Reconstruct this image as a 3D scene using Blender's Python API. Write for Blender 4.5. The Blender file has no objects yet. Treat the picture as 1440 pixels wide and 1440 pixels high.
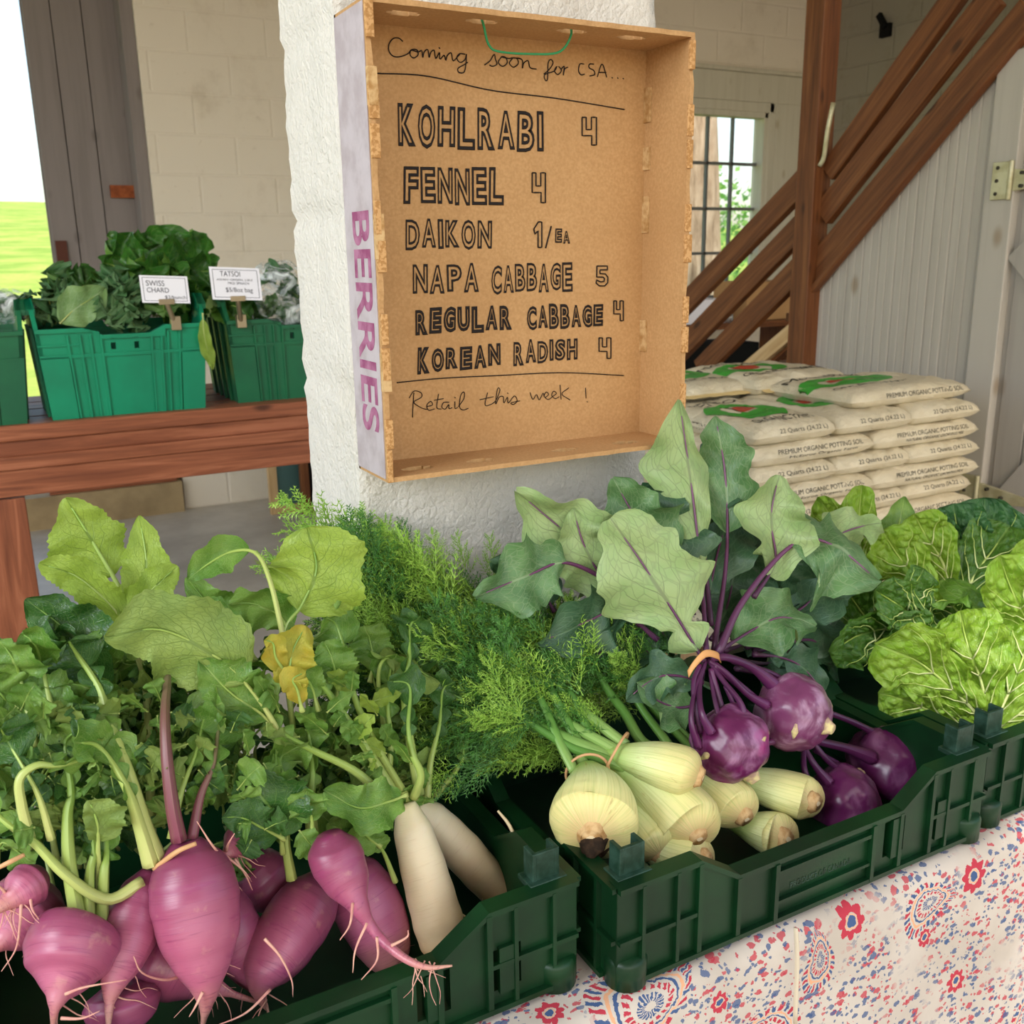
import bpy, math, random
from mathutils import Vector, Matrix, noise
from mathutils.bvhtree import BVHTree
random.seed(7)
SC = bpy.context.scene
COL = SC.collection
V = Vector
# ------------------------------------------------------------------ camera
FPX = 1370.0
PITCH, YAW, ROLL, EYE = math.radians(14.8), math.radians(28.3), math.radians(0.9), 1.503
f0 = V((math.sin(YAW), math.cos(YAW), 0)); r0 = V((math.cos(YAW), -math.sin(YAW), 0)); ez = V((0, 0, 1))
FW = f0 * math.cos(PITCH) - ez * math.sin(PITCH)
UP = r0.cross(FW)
RT = r0 * math.cos(ROLL) - UP * math.sin(ROLL)
UP = RT.cross(FW)
CAM = V((0, 0, EYE))
cd = bpy.data.cameras.new('camera'); cam = bpy.data.objects.new('camera', cd); COL.objects.link(cam)
cd.sensor_width = 36; cd.sensor_fit = 'HORIZONTAL'; cd.lens = 36 * FPX / 1440; cd.clip_start = 0.02; cd.clip_end = 500
M = Matrix((RT, UP, -FW)).transposed().to_4x4(); M.translation = CAM
cam.matrix_world = M
cd.dof.use_dof = True; cd.dof.focus_distance = 1.08; cd.dof.aperture_fstop = 13
SC.camera = cam
# ------------------------------------------------------------------ light
SC.view_settings.view_transform = 'Standard'; SC.view_settings.look = 'None'
SC.view_settings.gamma = 1; SC.view_settings.use_curve_mapping = False
SC.view_settings.exposure = 1.15
W = bpy.data.worlds.new('world'); SC.world = W; W.use_nodes = True
wn = W.node_tree.nodes; wl = W.node_tree.links
sky = wn.new('ShaderNodeTexSky'); sky.sky_type = 'NISHITA'; sky.sun_disc = False
sky.sun_elevation = math.radians(48); sky.sun_rotation = math.radians(200); sky.air_density = 1.0; sky.dust_density = 2.5; sky.ozone_density = 1.0
wn['Background'].inputs['Strength'].default_value = 0.19
wt = wn.new('ShaderNodeMix'); wt.data_type = 'RGBA'; wt.blend_type = 'MULTIPLY'; wt.inputs[0].default_value = 1; wt.inputs[7].default_value = (1.0, .95, .86, 1)
wl.new(sky.outputs[0], wt.inputs[6]); wl.new(wt.outputs[2], wn['Background'].inputs[0])
def lamp(kind, name, loc, target, energy, color=(1, 1, 1), **kw):
    l = bpy.data.lights.new(name, kind); l.energy = energy; l.color = color
    for k, v in kw.items(): setattr(l, k, v)
    o = bpy.data.objects.new(name, l); COL.objects.link(o); o.location = loc
    o.rotation_euler = (V(target) - V(loc)).to_track_quat('-Z', 'Y').to_euler()
    return o
lamp('SUN', 'sun', (1.07, -.93, 3.6), (1.35, .92, .95), 1.6, (1, .97, .91), angle=math.radians(3))
lamp('AREA', 'left_daylight_fill', (-2.3, .1, 2.7), (.7, 1.15, 1.0), 40, (.93, .97, 1.0), shape='RECTANGLE', size=1.6, size_y=1.6)  # added area lamp brightening things from upper left; no doorway stands here

# ------------------------------------------------------------------ helpers
def ray(x, y): return FW + RT * ((x - 720) / FPX) - UP * ((y - 720) / FPX)
def A(x, y, Y): d = ray(x, y); return CAM + d * (Y / d.y)
def AX(x, y, X): d = ray(x, y); return CAM + d * (X / d.x)
def AZ(x, y, h): d = ray(x, y); return CAM + d * ((h - EYE) / d.z)
def R(d): return math.radians(d)
def lin(h):
    h = h.lstrip('#'); c = [int(h[i:i + 2], 16) / 255 for i in (0, 2, 4)]
    return tuple((x / 12.92 if x <= .04045 else ((x + .055) / 1.055) ** 2.4) for x in c) + (1,)
def cr(pts, n):
    pts = [V(p) for p in pts]; m = len(pts) - 1; out = []
    for i in range(n):
        u = i / (n - 1) * m; k = min(int(u), m - 1); t = u - k
        p1, p2 = pts[k], pts[k + 1]
        p0 = pts[k - 1] if k else p1 * 2 - p2
        p3 = pts[k + 2] if k + 2 <= m else p2 * 2 - p1
        out.append(.5 * ((2 * p1) + (p2 - p0) * t + (2 * p0 - 5 * p1 + 4 * p2 - p3) * t * t + (3 * p1 - p0 - 3 * p2 + p3) * t ** 3))
    return out
def lerpl(vals, t):
    m = len(vals) - 1; u = min(max(t, 0), 1) * m; k = min(int(u), m - 1); q = u - k; q = q * q * (3 - 2 * q) if False else q
    return vals[k] * (1 - q) + vals[k + 1] * q
def base_loc(o):
    l = V((0, 0, 0))
    while o is not None: l += o.location; o = o.parent
    return l
class MB:
    def __init__(s): s.v = []; s.f = []; s.uv = []; s.flat = []
    def vert(s, p, uv=(0, 0)): s.v.append(V(p)); s.uv.append(uv); return len(s.v) - 1
    def grid(s, P, UVs=None, smooth=True):
        nr, nc = len(P), len(P[0]); b = len(s.v)
        for i in range(nr):
            for j in range(nc): s.vert(P[i][j], UVs[i][j] if UVs else (j / (nc - 1), i / (nr - 1)))
        for i in range(nr - 1):
            for j in range(nc - 1):
                a = b + i * nc + j; s.f.append((a, a + 1, a + nc + 1, a + nc))
                if not smooth: s.flat.append(len(s.f) - 1)
        return s
    def tube(s, pts, radii, n=8, rows=None, caps=True, sq=1.0, ref=(0.3, .2, 1), vs=1.0, fn=None):
        pts = [V(p) for p in pts]
        if rows: pts = cr(pts, rows)
        m = len(pts); L = 0; b = len(s.v); ref = V(ref); prevS = None
        for i, p in enumerate(pts):
            T = (pts[min(i + 1, m - 1)] - pts[max(i - 1, 0)]); T = T.normalized() if T.length > 1e-9 else V((0, 0, 1))
            S = ref.cross(T) if prevS is None else prevS - T * prevS.dot(T)
            if S.length < 1e-5: S = T.orthogonal()
            S.normalize(); prevS = S; N = T.cross(S)
            if i: L += (p - pts[i - 1]).length
            t = i / (m - 1); r = radii(t) if callable(radii) else (lerpl(radii, t) if isinstance(radii, (list, tuple)) else radii)
            for j in range(n + 1):
                a = j / n * math.tau; rr = r * (fn(t, a) if fn else 1)
                s.vert(p + S * math.cos(a) * rr + N * math.sin(a) * rr * sq, (j / n, (L * vs) if vs != 1.0 else t))
        for i in range(m - 1):
            for j in range(n):
                q = b + i * (n + 1) + j; s.f.append((q, q + 1, q + n + 2, q + n + 1))
        if caps:
            for i, rev in ((0, True), (m - 1, False)):
                ids = [b + i * (n + 1) + j for j in range(n)]
                s.f.append(tuple(reversed(ids)) if rev else tuple(ids))
        return s
    def box(s, lo, hi, vaxis=None, rot=None):
        lo, hi = V(lo), V(hi); d = hi - lo
        if vaxis is None: vaxis = max(range(3), key=lambda k: abs(d[k]))
        off = random.random() * 7
        c = [V((x, y, z)) for x in (lo.x, hi.x) for y in (lo.y, hi.y) for z in (lo.z, hi.z)]
        for q in ((0, 1, 3, 2), (4, 6, 7, 5), (0, 4, 5, 1), (2, 3, 7, 6), (0, 2, 6, 4), (1, 5, 7, 3)):
            ids = []
            n = (c[q[1]] - c[q[0]]).cross(c[q[2]] - c[q[0]]); ax = max(range(3), key=lambda k: abs(n[k]))
            o = [k for k in range(3) if k != ax and k != vaxis]; o = o[0]
            va = vaxis if vaxis != ax else [k for k in range(3) if k != ax and k != o][0]
            for k in q: ids.append(s.vert(rot @ c[k] if rot else c[k], (c[k][o] + ax * .37 + off, c[k][va] + off)))
            s.flat.append(len(s.f)); s.f.append(tuple(ids))
        return s
    def prism(s, poly, fn):
        """poly: 2d outline; fn(p, side 0/1) -> 3d"""
        n = len(poly); a = [s.vert(fn(p, 0), (p[0], p[1])) for p in poly]; b = [s.vert(fn(p, 1), (p[0], p[1])) for p in poly]
        s.flat.append(len(s.f)); s.f.append(tuple(a)); s.flat.append(len(s.f)); s.f.append(tuple(reversed(b)))
        for i in range(n):
            j = (i + 1) % n; ids = [s.vert(s.v[k], (s.uv[k][0] + .3, s.uv[k][1])) for k in (a[i], b[i], b[j], a[j])]
            s.flat.append(len(s.f)); s.f.append(tuple(ids))
        return s
    def beam(s, p, q, w, h, up=(0, 0, 1)):
        """bar from p to q, w across, h along up"""
        p, q = V(p), V(q); T = (q - p).normalized(); S = T.cross(V(up)).normalized(); N = S.cross(T); L = (q - p).length
        m = Matrix((S, T, N)).transposed().to_4x4(); m.translation = p
        return s.box((-w / 2, 0, -h / 2), (w / 2, L, h / 2), 1, m)
    def build(s, name, mat, parent=None, bevel=0, sub=0, fix=True):
        me = bpy.data.meshes.new(name); loc = base_loc(parent) if parent else V((0, 0, 0))
        me.from_pydata([tuple(p - loc) for p in s.v], [], s.f)
        u = me.uv_layers.new(name='UVMap')
        for l in me.loops: u.data[l.index].uv = s.uv[l.vertex_index]
        fl = set(s.flat)
        for p in me.polygons: p.use_smooth = p.index not in fl
        for m in (mat if isinstance(mat, (list, tuple)) else [mat]): me.materials.append(m)
        me.update()
        o = bpy.data.objects.new(name, me); COL.objects.link(o)
        if parent: o.parent = parent
        if fix and fl:
            import bmesh
            bm = bmesh.new(); bm.from_mesh(me)
            if bevel: bmesh.ops.remove_doubles(bm, verts=bm.verts, dist=1e-5)
            bmesh.ops.recalc_face_normals(bm, faces=bm.faces); bm.to_mesh(me); bm.free()
        if bevel:
            b = o.modifiers.new('bevel', 'BEVEL'); b.width = bevel; b.segments = 2; b.limit_method = 'ANGLE'
        return o
def tag(o, label, cat, group=None, kind=None):
    if label: o['label'] = label
    if cat: o['category'] = cat
    if group: o['group'] = group
    if kind: o['kind'] = kind
    return o
def thing(name, label, cat, loc, group=None):
    o = bpy.data.objects.new(name, None); COL.objects.link(o); o.location = loc; o.empty_display_size = .05
    return tag(o, label, cat, group)
def struct(o): o['kind'] = 'structure'; return o

# ------------------------------------------------------------------ materials
class NT:
    def __init__(s, name):
        s.m = bpy.data.materials.new(name); s.m.use_nodes = True; s.t = s.m.node_tree; s.n = s.t.nodes; s.l = s.t.links
        s.p = s.n['Principled BSDF']; s.out = s.n['Material Output']
    def new(s, k, **kw):
        n = s.n.new(k)
        for a, b in kw.items(): setattr(n, a, b)
        return n
    def put(s, inp, v):
        if hasattr(v, 'is_output') or hasattr(v, 'links'): s.l.new(v, inp)
        else: inp.default_value = v
    def math(s, op, a, b=0.0, c=0.0, clamp=False):
        n = s.new('ShaderNodeMath', operation=op); n.use_clamp = clamp
        s.put(n.inputs[0], a); s.put(n.inputs[1], b); s.put(n.inputs[2], c); return n.outputs[0]
    def ss(s, x, a, b):
        n = s.new('ShaderNodeMapRange', interpolation_type='SMOOTHSTEP'); s.put(n.inputs[0], x); n.inputs[1].default_value = a; n.inputs[2].default_value = b
        return n.outputs[0]
    def mix(s, f, a, b, blend='MIX'):
        n = s.new('ShaderNodeMix', data_type='RGBA', blend_type=blend); s.put(n.inputs[0], f); s.put(n.inputs[6], a); s.put(n.inputs[7], b); return n.outputs[2]
    def coord(s, which='Object', scale=(1, 1, 1), rot=(0, 0, 0), loc=(0, 0, 0)):
        c = s.new('ShaderNodeTexCoord'); m = s.new('ShaderNodeMapping'); s.l.new(c.outputs[which], m.inputs[0])
        m.inputs[3].default_value = scale; m.inputs[2].default_value = rot; m.inputs[1].default_value = loc; return m.outputs[0]
    def noise(s, vec, scale, detail=3, rough=.55, dist=0, out=0):
        n = s.new('ShaderNodeTexNoise'); s.l.new(vec, n.inputs['Vector']); n.inputs['Scale'].default_value = scale; n.inputs['Detail'].default_value = detail
        n.inputs['Roughness'].default_value = rough; n.inputs['Distortion'].default_value = dist; return n.outputs[out]
    def voro(s, vec, scale, feature='F1', out='Distance', rand=1):
        n = s.new('ShaderNodeTexVoronoi', feature=feature); s.l.new(vec, n.inputs['Vector']); n.inputs['Scale'].default_value = scale; n.inputs['Randomness'].default_value = rand; return n.outputs[out]
    def ramp(s, f, stops):
        n = s.new('ShaderNodeValToRGB'); e = n.color_ramp.elements
        while len(e) < len(stops): e.new(.5)
        for k, (p, c) in enumerate(stops): e[k].position = p; e[k].color = lin(c) if isinstance(c, str) else c
        s.put(n.inputs[0], f); return n.outputs[0]
    def sep(s, vec): n = s.new('ShaderNodeSeparateXYZ'); s.l.new(vec, n.inputs[0]); return n.outputs
    def bump(s, h, strength=.3, dist=.002, prev=None):
        n = s.new('ShaderNodeBump'); n.inputs['Strength'].default_value = strength; n.inputs['Distance'].default_value = dist; s.put(n.inputs['Height'], h)
        if prev: s.l.new(prev, n.inputs['Normal'])
        s.l.new(n.outputs[0], s.p.inputs['Normal']); return n.outputs[0]
    def fin(s, color=None, rough=.5, spec=.5, **kw):
        if color is not None: s.put(s.p.inputs['Base Color'], color)
        s.put(s.p.inputs['Roughness'], rough); s.p.inputs['Specular IOR Level'].default_value = spec
        for k, v in kw.items(): s.put(s.p.inputs[k], v)
        return s.m
def flat(name, c, rough=.5, spec=.5, var=.0, nscale=8, c2=None, bump=0, bscale=60, bdist=.001, **kw):
    n = NT(name); co = n.coord()
    col = lin(c)
    if c2: col = n.mix(n.ss(n.noise(co, nscale, 4), .35, .68), col, lin(c2))
    if bump: n.bump(n.noise(co, bscale, 3), bump, bdist)
    return n.fin(col, rough, spec, **kw)
def leaf_mat(name, top, under, vein, nv=7, k=.45, trans=.35, rough=.42, fine=26, vstr=.4, top2=None, bumpd=.0015, blister=0):
    n = NT(name); uv = n.coord('UV'); x, y, z = n.sep(uv)[:3]; ob = n.coord('Object')
    wob = n.math('MULTIPLY', n.math('SUBTRACT', n.noise(uv, 5, 2), .5), .10)
    a = n.math('MULTIPLY', n.math('ABSOLUTE', n.math('SUBTRACT', x, .5)), 2)
    mid = n.math('SUBTRACT', 1, n.ss(a, .015, .06), clamp=True)
    ph = n.math('MULTIPLY', n.math('ADD', n.math('SUBTRACT', y, n.math('MULTIPLY', a, k)), wob), nv)
    d = n.math('ABSOLUTE', n.math('SUBTRACT', n.math('FRACT', ph), .5))
    side = n.math('MULTIPLY', n.math('SUBTRACT', 1, n.ss(d, .008, .045), clamp=True), n.math('SUBTRACT', 1, n.math('MULTIPLY', a, .55)))
    fv = n.math('MULTIPLY', n.math('SUBTRACT', 1, n.ss(n.voro(uv, fine, 'DISTANCE_TO_EDGE'), .0, .09), clamp=True), .45)
    vm = n.math('MAXIMUM', n.math('MAXIMUM', mid, side), fv)
    t2 = lin(top2) if top2 else lin(top)
    ct = n.mix(n.ss(n.noise(ob, 28, 4), .35, .68), lin(top), t2)
    g = n.new('ShaderNodeNewGeometry')
    cb = n.mix(g.outputs['Backfacing'], ct, lin(under))
    col = n.mix(n.math('MULTIPLY', vm, vstr), cb, lin(vein))
    h = n.math('SUBTRACT', n.noise(uv, fine * .6, 2), n.math('MULTIPLY', vm, .8))
    if blister: h = n.math('ADD', h, n.math('MULTIPLY', n.voro(uv, blister, 'SMOOTH_F1'), -1.2))
    n.bump(h, .55, bumpd)
    n.fin(col, rough, .45)
    tr = n.new('ShaderNodeBsdfTranslucent'); tc = n.mix(1, col, (1.0, 1.0, .6, 1), 'MULTIPLY'); n.l.new(tc, tr.inputs[0])
    ms = n.new('ShaderNodeMixShader'); ms.inputs[0].default_value = trans
    n.l.new(n.p.outputs[0], ms.inputs[1]); n.l.new(tr.outputs[0], ms.inputs[2]); n.l.new(ms.outputs[0], n.out.inputs[0])
    return n.m
def wood(name, a, b, c, rough=.6, scale=1.0, knots=True):
    n = NT(name); uv = n.coord('UV', (26 * scale, 1.3 * scale, 1)); uv1 = n.coord('UV')
    g = n.noise(uv, 1.6, 6, .6, 1.2); col = n.ramp(g, [(.28, a), (.5, b), (.72, c)])
    if knots:
        kv = n.voro(n.coord('UV', (7, 2.6, 1)), 1.4); km = n.math('SUBTRACT', 1, n.ss(kv, .05, .16), clamp=True)
        col = n.mix(n.math('MULTIPLY', km, .75), col, lin('#2a150b'))
    n.bump(g, .25, .001)
    return n.fin(col, rough, .3)
M_ = {}
def mat(k): return M_[k]
# ------------------------------------------------------------------ material library
M_['crate'] = flat('dark_green_plastic', '#04250f', .42, .34, c2='#083417', nscale=9, bump=.15, bscale=150, bdist=.0006)
M_['crate_worn'] = flat('worn_green_plastic', '#102d1e', .5, .4, c2='#2a463a', nscale=70, bump=.3, bscale=200)
M_['crate_teal'] = flat('bright_green_plastic', '#078a62', .4, .5, c2='#0b7c58', nscale=6)
M_['crate_mid'] = flat('mid_green_plastic', '#10643e', .42, .5, c2='#0f5738', nscale=6)
M_['dark'] = flat('black_void', '#0a0b0a', .8, .2)
M_['red_wood'] = wood('stained_bench_wood', '#6b3a25', '#8d5236', '#a9694a', .5)
M_['stair_wood'] = wood('brown_stair_wood', '#54301a', '#6f4224', '#875732', .5)
M_['pale_wood'] = wood('pale_pine', '#b08a5c', '#c9a878', '#d8bd92', .6)
M_['table_wood'] = wood('plain_table_wood', '#8a6a48', '#a68560', '#b8976e', .6)
M_['ink'] = flat('black_marker_ink', '#1d1614', .6, .2)
M_['ink_soft'] = flat('grey_pen_ink', '#4c4a55', .7, .2)
M_['magenta_print'] = flat('magenta_print', '#8a4468', .7, .2, c2='#a8708c', nscale=40)
M_['card'] = flat('white_card', '#efedf2', .6, .3)
M_['brass'] = flat('dull_clip_metal', '#a59478', .35, .5, Metallic=.7)
M_['hinge'] = flat('pale_zinc', '#c9c4a2', .4, .5, c2='#b3ab84', nscale=25, Metallic=.35)
M_['string'] = flat('green_string', '#2f8a55', .6, .3)
M_['band'] = flat('tan_rubber_band', '#c99a6c', .5, .4)
M_['band2'] = flat('orange_rubber_band', '#d39a5e', .5, .4)
M_['soil_root'] = flat('cut_root_tan', '#c9a878', .8, .2, c2='#a37a48', nscale=80, bump=.4, bscale=200)
M_['soil_black'] = flat('black_soil', '#241a12', .9, .2, c2='#3a2a1c', nscale=120, bump=.6, bscale=300)
M_['rootlet'] = flat('pink_rootlet', '#c98a80', .6, .3, c2='#d8a893', nscale=60)
M_['pale_rootlet'] = flat('pale_rootlet', '#d9c49c', .6, .3)
def m_cardboard():
    n = NT('brown_cardboard'); ob = n.coord()
    c = n.mix(n.ss(n.noise(ob, 260, 3), .3, .75), lin('#b0885a'), lin('#bf9768'))
    c = n.mix(n.math('MULTIPLY', n.ss(n.noise(ob, 7, 3), .4, .7), .35), c, lin('#a67d50'))
    n.bump(n.noise(ob, 300, 2), .12, .0008)
    return n.fin(c, .8, .2)
M_['cardboard'] = m_cardboard()
def m_corr():
    n = NT('corrugated_edge'); ob = n.coord()
    w = n.noise(n.coord('Object', (260, 260, 260)), 1.0, 1); c = n.mix(n.ss(w, .4, .6), lin('#a87c4c'), lin('#c59a68'))
    return n.fin(c, .85, .1)
M_['corrugated'] = m_corr()
M_['card_print'] = flat('pale_grey_printed_card', '#b7adb0', .7, .3, c2='#a69a9c', nscale=30)
def m_block(name, base, stain, stain_amt, bx=.45, bz=.22, bstr=.5, mort=.010, fine=140):
    n = NT(name); ob = n.coord('Object', (1, 1, 1)); x, y, z = n.sep(ob)[:3]
    cmb = n.new('ShaderNodeCombineXYZ'); n.l.new(n.math('ADD', x, y), cmb.inputs[0]); n.l.new(z, cmb.inputs[1])
    br = n.new('ShaderNodeTexBrick'); n.l.new(cmb.outputs[0], br.inputs['Vector']); br.inputs['Scale'].default_value = 1
    br.inputs['Brick Width'].default_value = bx; br.inputs['Row Height'].default_value = bz; br.inputs['Mortar Size'].default_value = mort; br.inputs['Mortar Smooth'].default_value = .6
    nz = n.noise(ob, fine, 5, .65)
    cv = n.voro(n.coord('Object', (1, 1, .8)), fine * 1.1, 'DISTANCE_TO_EDGE')
    h = n.math('ADD', n.math('ADD', n.math('MULTIPLY', br.outputs['Fac'], -1.0), n.math('MULTIPLY', nz, .45)), n.math('MULTIPLY', n.ss(cv, 0, .2), .05))
    n.bump(h, bstr, .006)
    c = n.mix(n.math('MULTIPLY', n.ss(n.noise(ob, 3.2, 6, .7), .5, .78), stain_amt), lin(base), lin(stain))
    c = n.mix(n.math('MULTIPLY', n.ss(n.noise(ob, 18, 5, .7), .62, .75), stain_amt * .7), c, lin(stain))
    return n.fin(c, .75, .25)
M_['block_wall'] = m_block('painted_block_wall', '#e6dcc9', '#b3a284', .4)
M_['dark_wall'] = m_block('grey_rough_block_wall', '#96907f', '#73694f', .6, bstr=.9, fine=60)
M_['pillar'] = m_block('white_painted_block', '#d8d3c9', '#bfb39c', .35, .9, .5, 1.8, .0, 75)
def m_floor():
    n = NT('concrete_floor'); ob = n.coord(); c = n.mix(n.ss(n.noise(ob, 2.0, 6, .65), .3, .72), lin('#a8a092'), lin('#c9c2b4'))
    n.bump(n.noise(ob, 40, 4), .15, .003); return n.fin(c, .45, .4)
M_['concrete'] = m_floor()
M_['curb'] = flat('concrete_curb', '#a8926c', .8, .3, c2='#8f7b5a', nscale=5, bump=.4, bscale=60, bdist=.003)
def m_paint(name, base, knot, dirt):
    n = NT(name); ob = n.coord('Object', (1, 1, 1)); st = n.coord('Object', (22, 22, 1.2))
    c = n.mix(n.math('MULTIPLY', n.ss(n.noise(st, 1, 5, .6), .4, .75), .45), lin(base), lin(dirt))
    kv = n.voro(n.coord('Object', (6, 6, 3.2)), 1.0); km = n.math('SUBTRACT', 1, n.ss(kv, .06, .17), clamp=True)
    c = n.mix(n.math('MULTIPLY', km, .55), c, lin(knot)); n.bump(n.noise(st, 1, 4), .2, .002)
    return n.fin(c, .6, .3)
M_['bead'] = m_paint('pale_grey_painted_boards', '#bab4a9', '#84683f', '#9c958a')
M_['door'] = m_paint('grey_painted_door', '#a8a299', '#80705c', '#8f887f')
M_['slide'] = m_paint('weathered_grey_door_boards', '#857c78', '#5f544e', '#6d645f')
M_['trimw'] = m_paint('off_white_trim', '#cbc6b2', '#a0916c', '#b3ac94')
M_['muntin'] = flat('grey_window_muntin', '#6d6f6c', .5, .3)
def m_glass():
    n = NT('window_glass'); n.fin((1, 1, 1, 1), .02, .5); tr = n.new('ShaderNodeBsdfTransparent'); gl = n.new('ShaderNodeBsdfGlossy'); gl.inputs['Roughness'].default_value = .03
    ms = n.new('ShaderNodeMixShader'); ms.inputs[0].default_value = .06; n.l.new(tr.outputs[0], ms.inputs[1]); n.l.new(gl.outputs[0], ms.inputs[2]); n.l.new(ms.outputs[0], n.out.inputs[0]); return n.m
M_['glass'] = m_glass()
def m_grass():
    n = NT('meadow_grass'); ob = n.coord(); c = n.mix(n.ss(n.noise(ob, .5, 6, .6), .35, .65), lin('#7f9e40'), lin('#a9b55a'))
    c = n.mix(n.math('MULTIPLY', n.ss(n.noise(ob, 6, 4), .4, .7), .4), c, lin('#6f9438')); return n.fin(c, .9, .1)
M_['grass'] = m_grass()
def m_bark():
    n = NT('tree_bark'); ob = n.coord('Object', (6, 6, 1.2)); h = n.noise(ob, 2, 6, .65); c = n.ramp(h, [(.3, '#6b5a48'), (.5, '#a8937a'), (.7, '#cdbba2')]); n.bump(h, 1, .03); return n.fin(c, .9, .1)
M_['bark'] = m_bark()
M_['foliage'] = leaf_mat('tree_foliage', '#4f8a2c', '#78a84a', '#8fb45c', trans=.4)
def m_bag():
    n = NT('cream_soil_bag'); ob = n.coord(); c = n.mix(n.ss(n.noise(ob, 9, 4), .35, .7), lin('#ded3b6'), lin('#d3c6a6'))
    n.bump(n.noise(n.coord('Object', (1, 1, 2.5)), 16, 6, .65, 2.0), .8, .012); return n.fin(c, .38, .5)
M_['bag'] = m_bag()
M_['bag_ink'] = flat('bag_black_print', '#37342c', .5, .3)
M_['bag_green'] = flat('bag_green_print', '#3f9a35', .45, .4)
M_['bag_red'] = flat('bag_red_print', '#b5452f', .45, .4)
M_['bag_tear'] = flat('yellowed_bag_flap', '#dcc287', .6, .3)
def m_radish():
    n = NT('purple_radish_skin'); uv = n.coord('UV'); x, y, z = n.sep(uv)[:3]; ob = n.coord()
    q = n.math('ADD', y, n.math('MULTIPLY', n.math('SUBTRACT', n.noise(ob, 22, 3), .5), .22))
    c = n.ramp(q, [(0, '#74304e'), (.18, '#8c4260'), (.42, '#a2526f'), (.62, '#b2617c'), (.8, '#bd7c7a'), (1, '#c89682')])
    rg = n.noise(n.coord('UV', (3, 60, 1)), 1.3, 4, .6, .4); c = n.mix(n.math('MULTIPLY', n.ss(rg, .54, .70), .55), c, lin('#742850')); c = n.mix(n.math('MULTIPLY', n.ss(n.noise(n.coord('UV', (2, 9, 1)), 1.6, 4, .65, .8), .56, .68), .5), c, lin('#8a2e60'))
    c = n.mix(n.math('MULTIPLY', n.ss(n.noise(ob, 60, 4), .6, .75), .3), c, lin('#c99a86'))
    n.bump(rg, .2, .0015); return n.fin(c, .33, .5, **{'Subsurface Weight': .08})
M_['radish'] = m_radish()
def m_daikon():
    n = NT('white_daikon_skin'); uv = n.coord('UV'); x, y, z = n.sep(uv)[:3]; ob = n.coord()
    q = n.math('ADD', y, n.math('MULTIPLY', n.math('SUBTRACT', n.noise(ob, 18, 3), .5), .3))
    c = n.ramp(q, [(0, '#d9cf9f'), (.15, '#e3d5b4'), (.6, '#dbc39c'), (.9, '#b98a58'), (1, '#a87a4c')])
    rg = n.noise(n.coord('UV', (4, 70, 1)), 1.2, 4, .6); c = n.mix(n.math('MULTIPLY', n.ss(rg, .55, .75), .3), c, lin('#b89468'))
    n.bump(rg, .2, .0015); return n.fin(c, .4, .4, **{'Subsurface Weight': .1})
M_['daikon'] = m_daikon()
def m_fennel():
    n = NT('fennel_bulb_skin'); uv = n.coord('UV'); x, y, z = n.sep(uv)[:3]; ob = n.coord()
    q = n.math('ADD', y, n.math('MULTIPLY', n.math('SUBTRACT', n.noise(ob, 14, 3), .5), .2))
    c = n.ramp(q, [(0, '#c9ad78'), (.10, '#d6c986'), (.40, '#dcd794'), (.62, '#d0d99c'), (.82, '#aac673'), (1, '#7fa448')])
    st = n.noise(n.coord('UV', (80, 1.1, 1)), 1.0, 4, .6, .3); c = n.mix(n.math('MULTIPLY', n.ss(st, .46, .66), .45), c, lin('#a9b568')); c = n.mix(n.math('MULTIPLY', n.ss(n.noise(n.coord('UV', (20, 2.2, 1), loc=(5, 3, 0)), 1.3, 4, .65, .6), .62, .70), .5), c, lin('#9c7a40'))
    c = n.mix(n.math('MULTIPLY', n.ss(n.noise(ob, 40, 4), .64, .78), .55), c, lin('#a9793f'))
    n.bump(st, .5, .002); return n.fin(c, .4, .4, **{'Subsurface Weight': .06})
M_['fennel'] = m_fennel()
def m_stalk(name, a, b, c, rough=.4):
    n = NT(name); uv = n.coord('UV'); x, y, z = n.sep(uv)[:3]; st = n.noise(n.coord('UV', (16, 1.5, 1)), 1, 3)
    col = n.ramp(y, [(0, a), (.5, b), (1, c)]); col = n.mix(n.math('MULTIPLY', n.ss(st, .45, .7), .35), col, lin(c)); n.bump(st, .3, .001)
    return n.fin(col, rough, .45)
M_['fen_stalk'] = m_stalk('fennel_stalk_skin', '#97b565', '#5f8e3c', '#4a7832')
M_['rad_stalk'] = m_stalk('radish_stalk_skin', '#a9b565', '#86a348', '#6f9440')
M_['rad_stalk_pale'] = m_stalk('pale_stalk_skin', '#bdbf78', '#a5b560', '#86a84a')
M_['rad_stalk_purple'] = m_stalk('purple_radish_stalk_skin', '#7a3a4e', '#6f4a44', '#6f8a48')
M_['koh_stalk'] = m_stalk('purple_kohlrabi_stalk_skin', '#47223f', '#5e3052', '#7a5070')
M_['koh_stem'] = m_stalk('dark_purple_stem_skin', '#5c2450', '#43183c', '#54284c', .35)
M_['frond'] = flat('fennel_frond_green', '#7aa63c', .45, .4, c2='#a3c854', nscale=14)
M_['frond_dark'] = flat('fennel_frond_deep_green', '#38682a', .45, .4, c2='#548838', nscale=14)
def m_kohl(name, base, pale, hot):
    n = NT(name); ob = n.coord(); c = n.mix(n.ss(n.noise(ob, 24, 4, .6, .8), .42, .66), lin(base), lin(pale))
    c = n.mix(n.math('MULTIPLY', n.ss(n.noise(ob, 15, 3), .56, .7), .8), c, lin(hot))
    n.bump(n.noise(ob, 30, 3), .3, .003); return n.fin(c, .3, .5)
M_['koh'] = m_kohl('kohlrabi_purple_skin', '#5a1c4c', '#7c4a70', '#6c2454')
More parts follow.
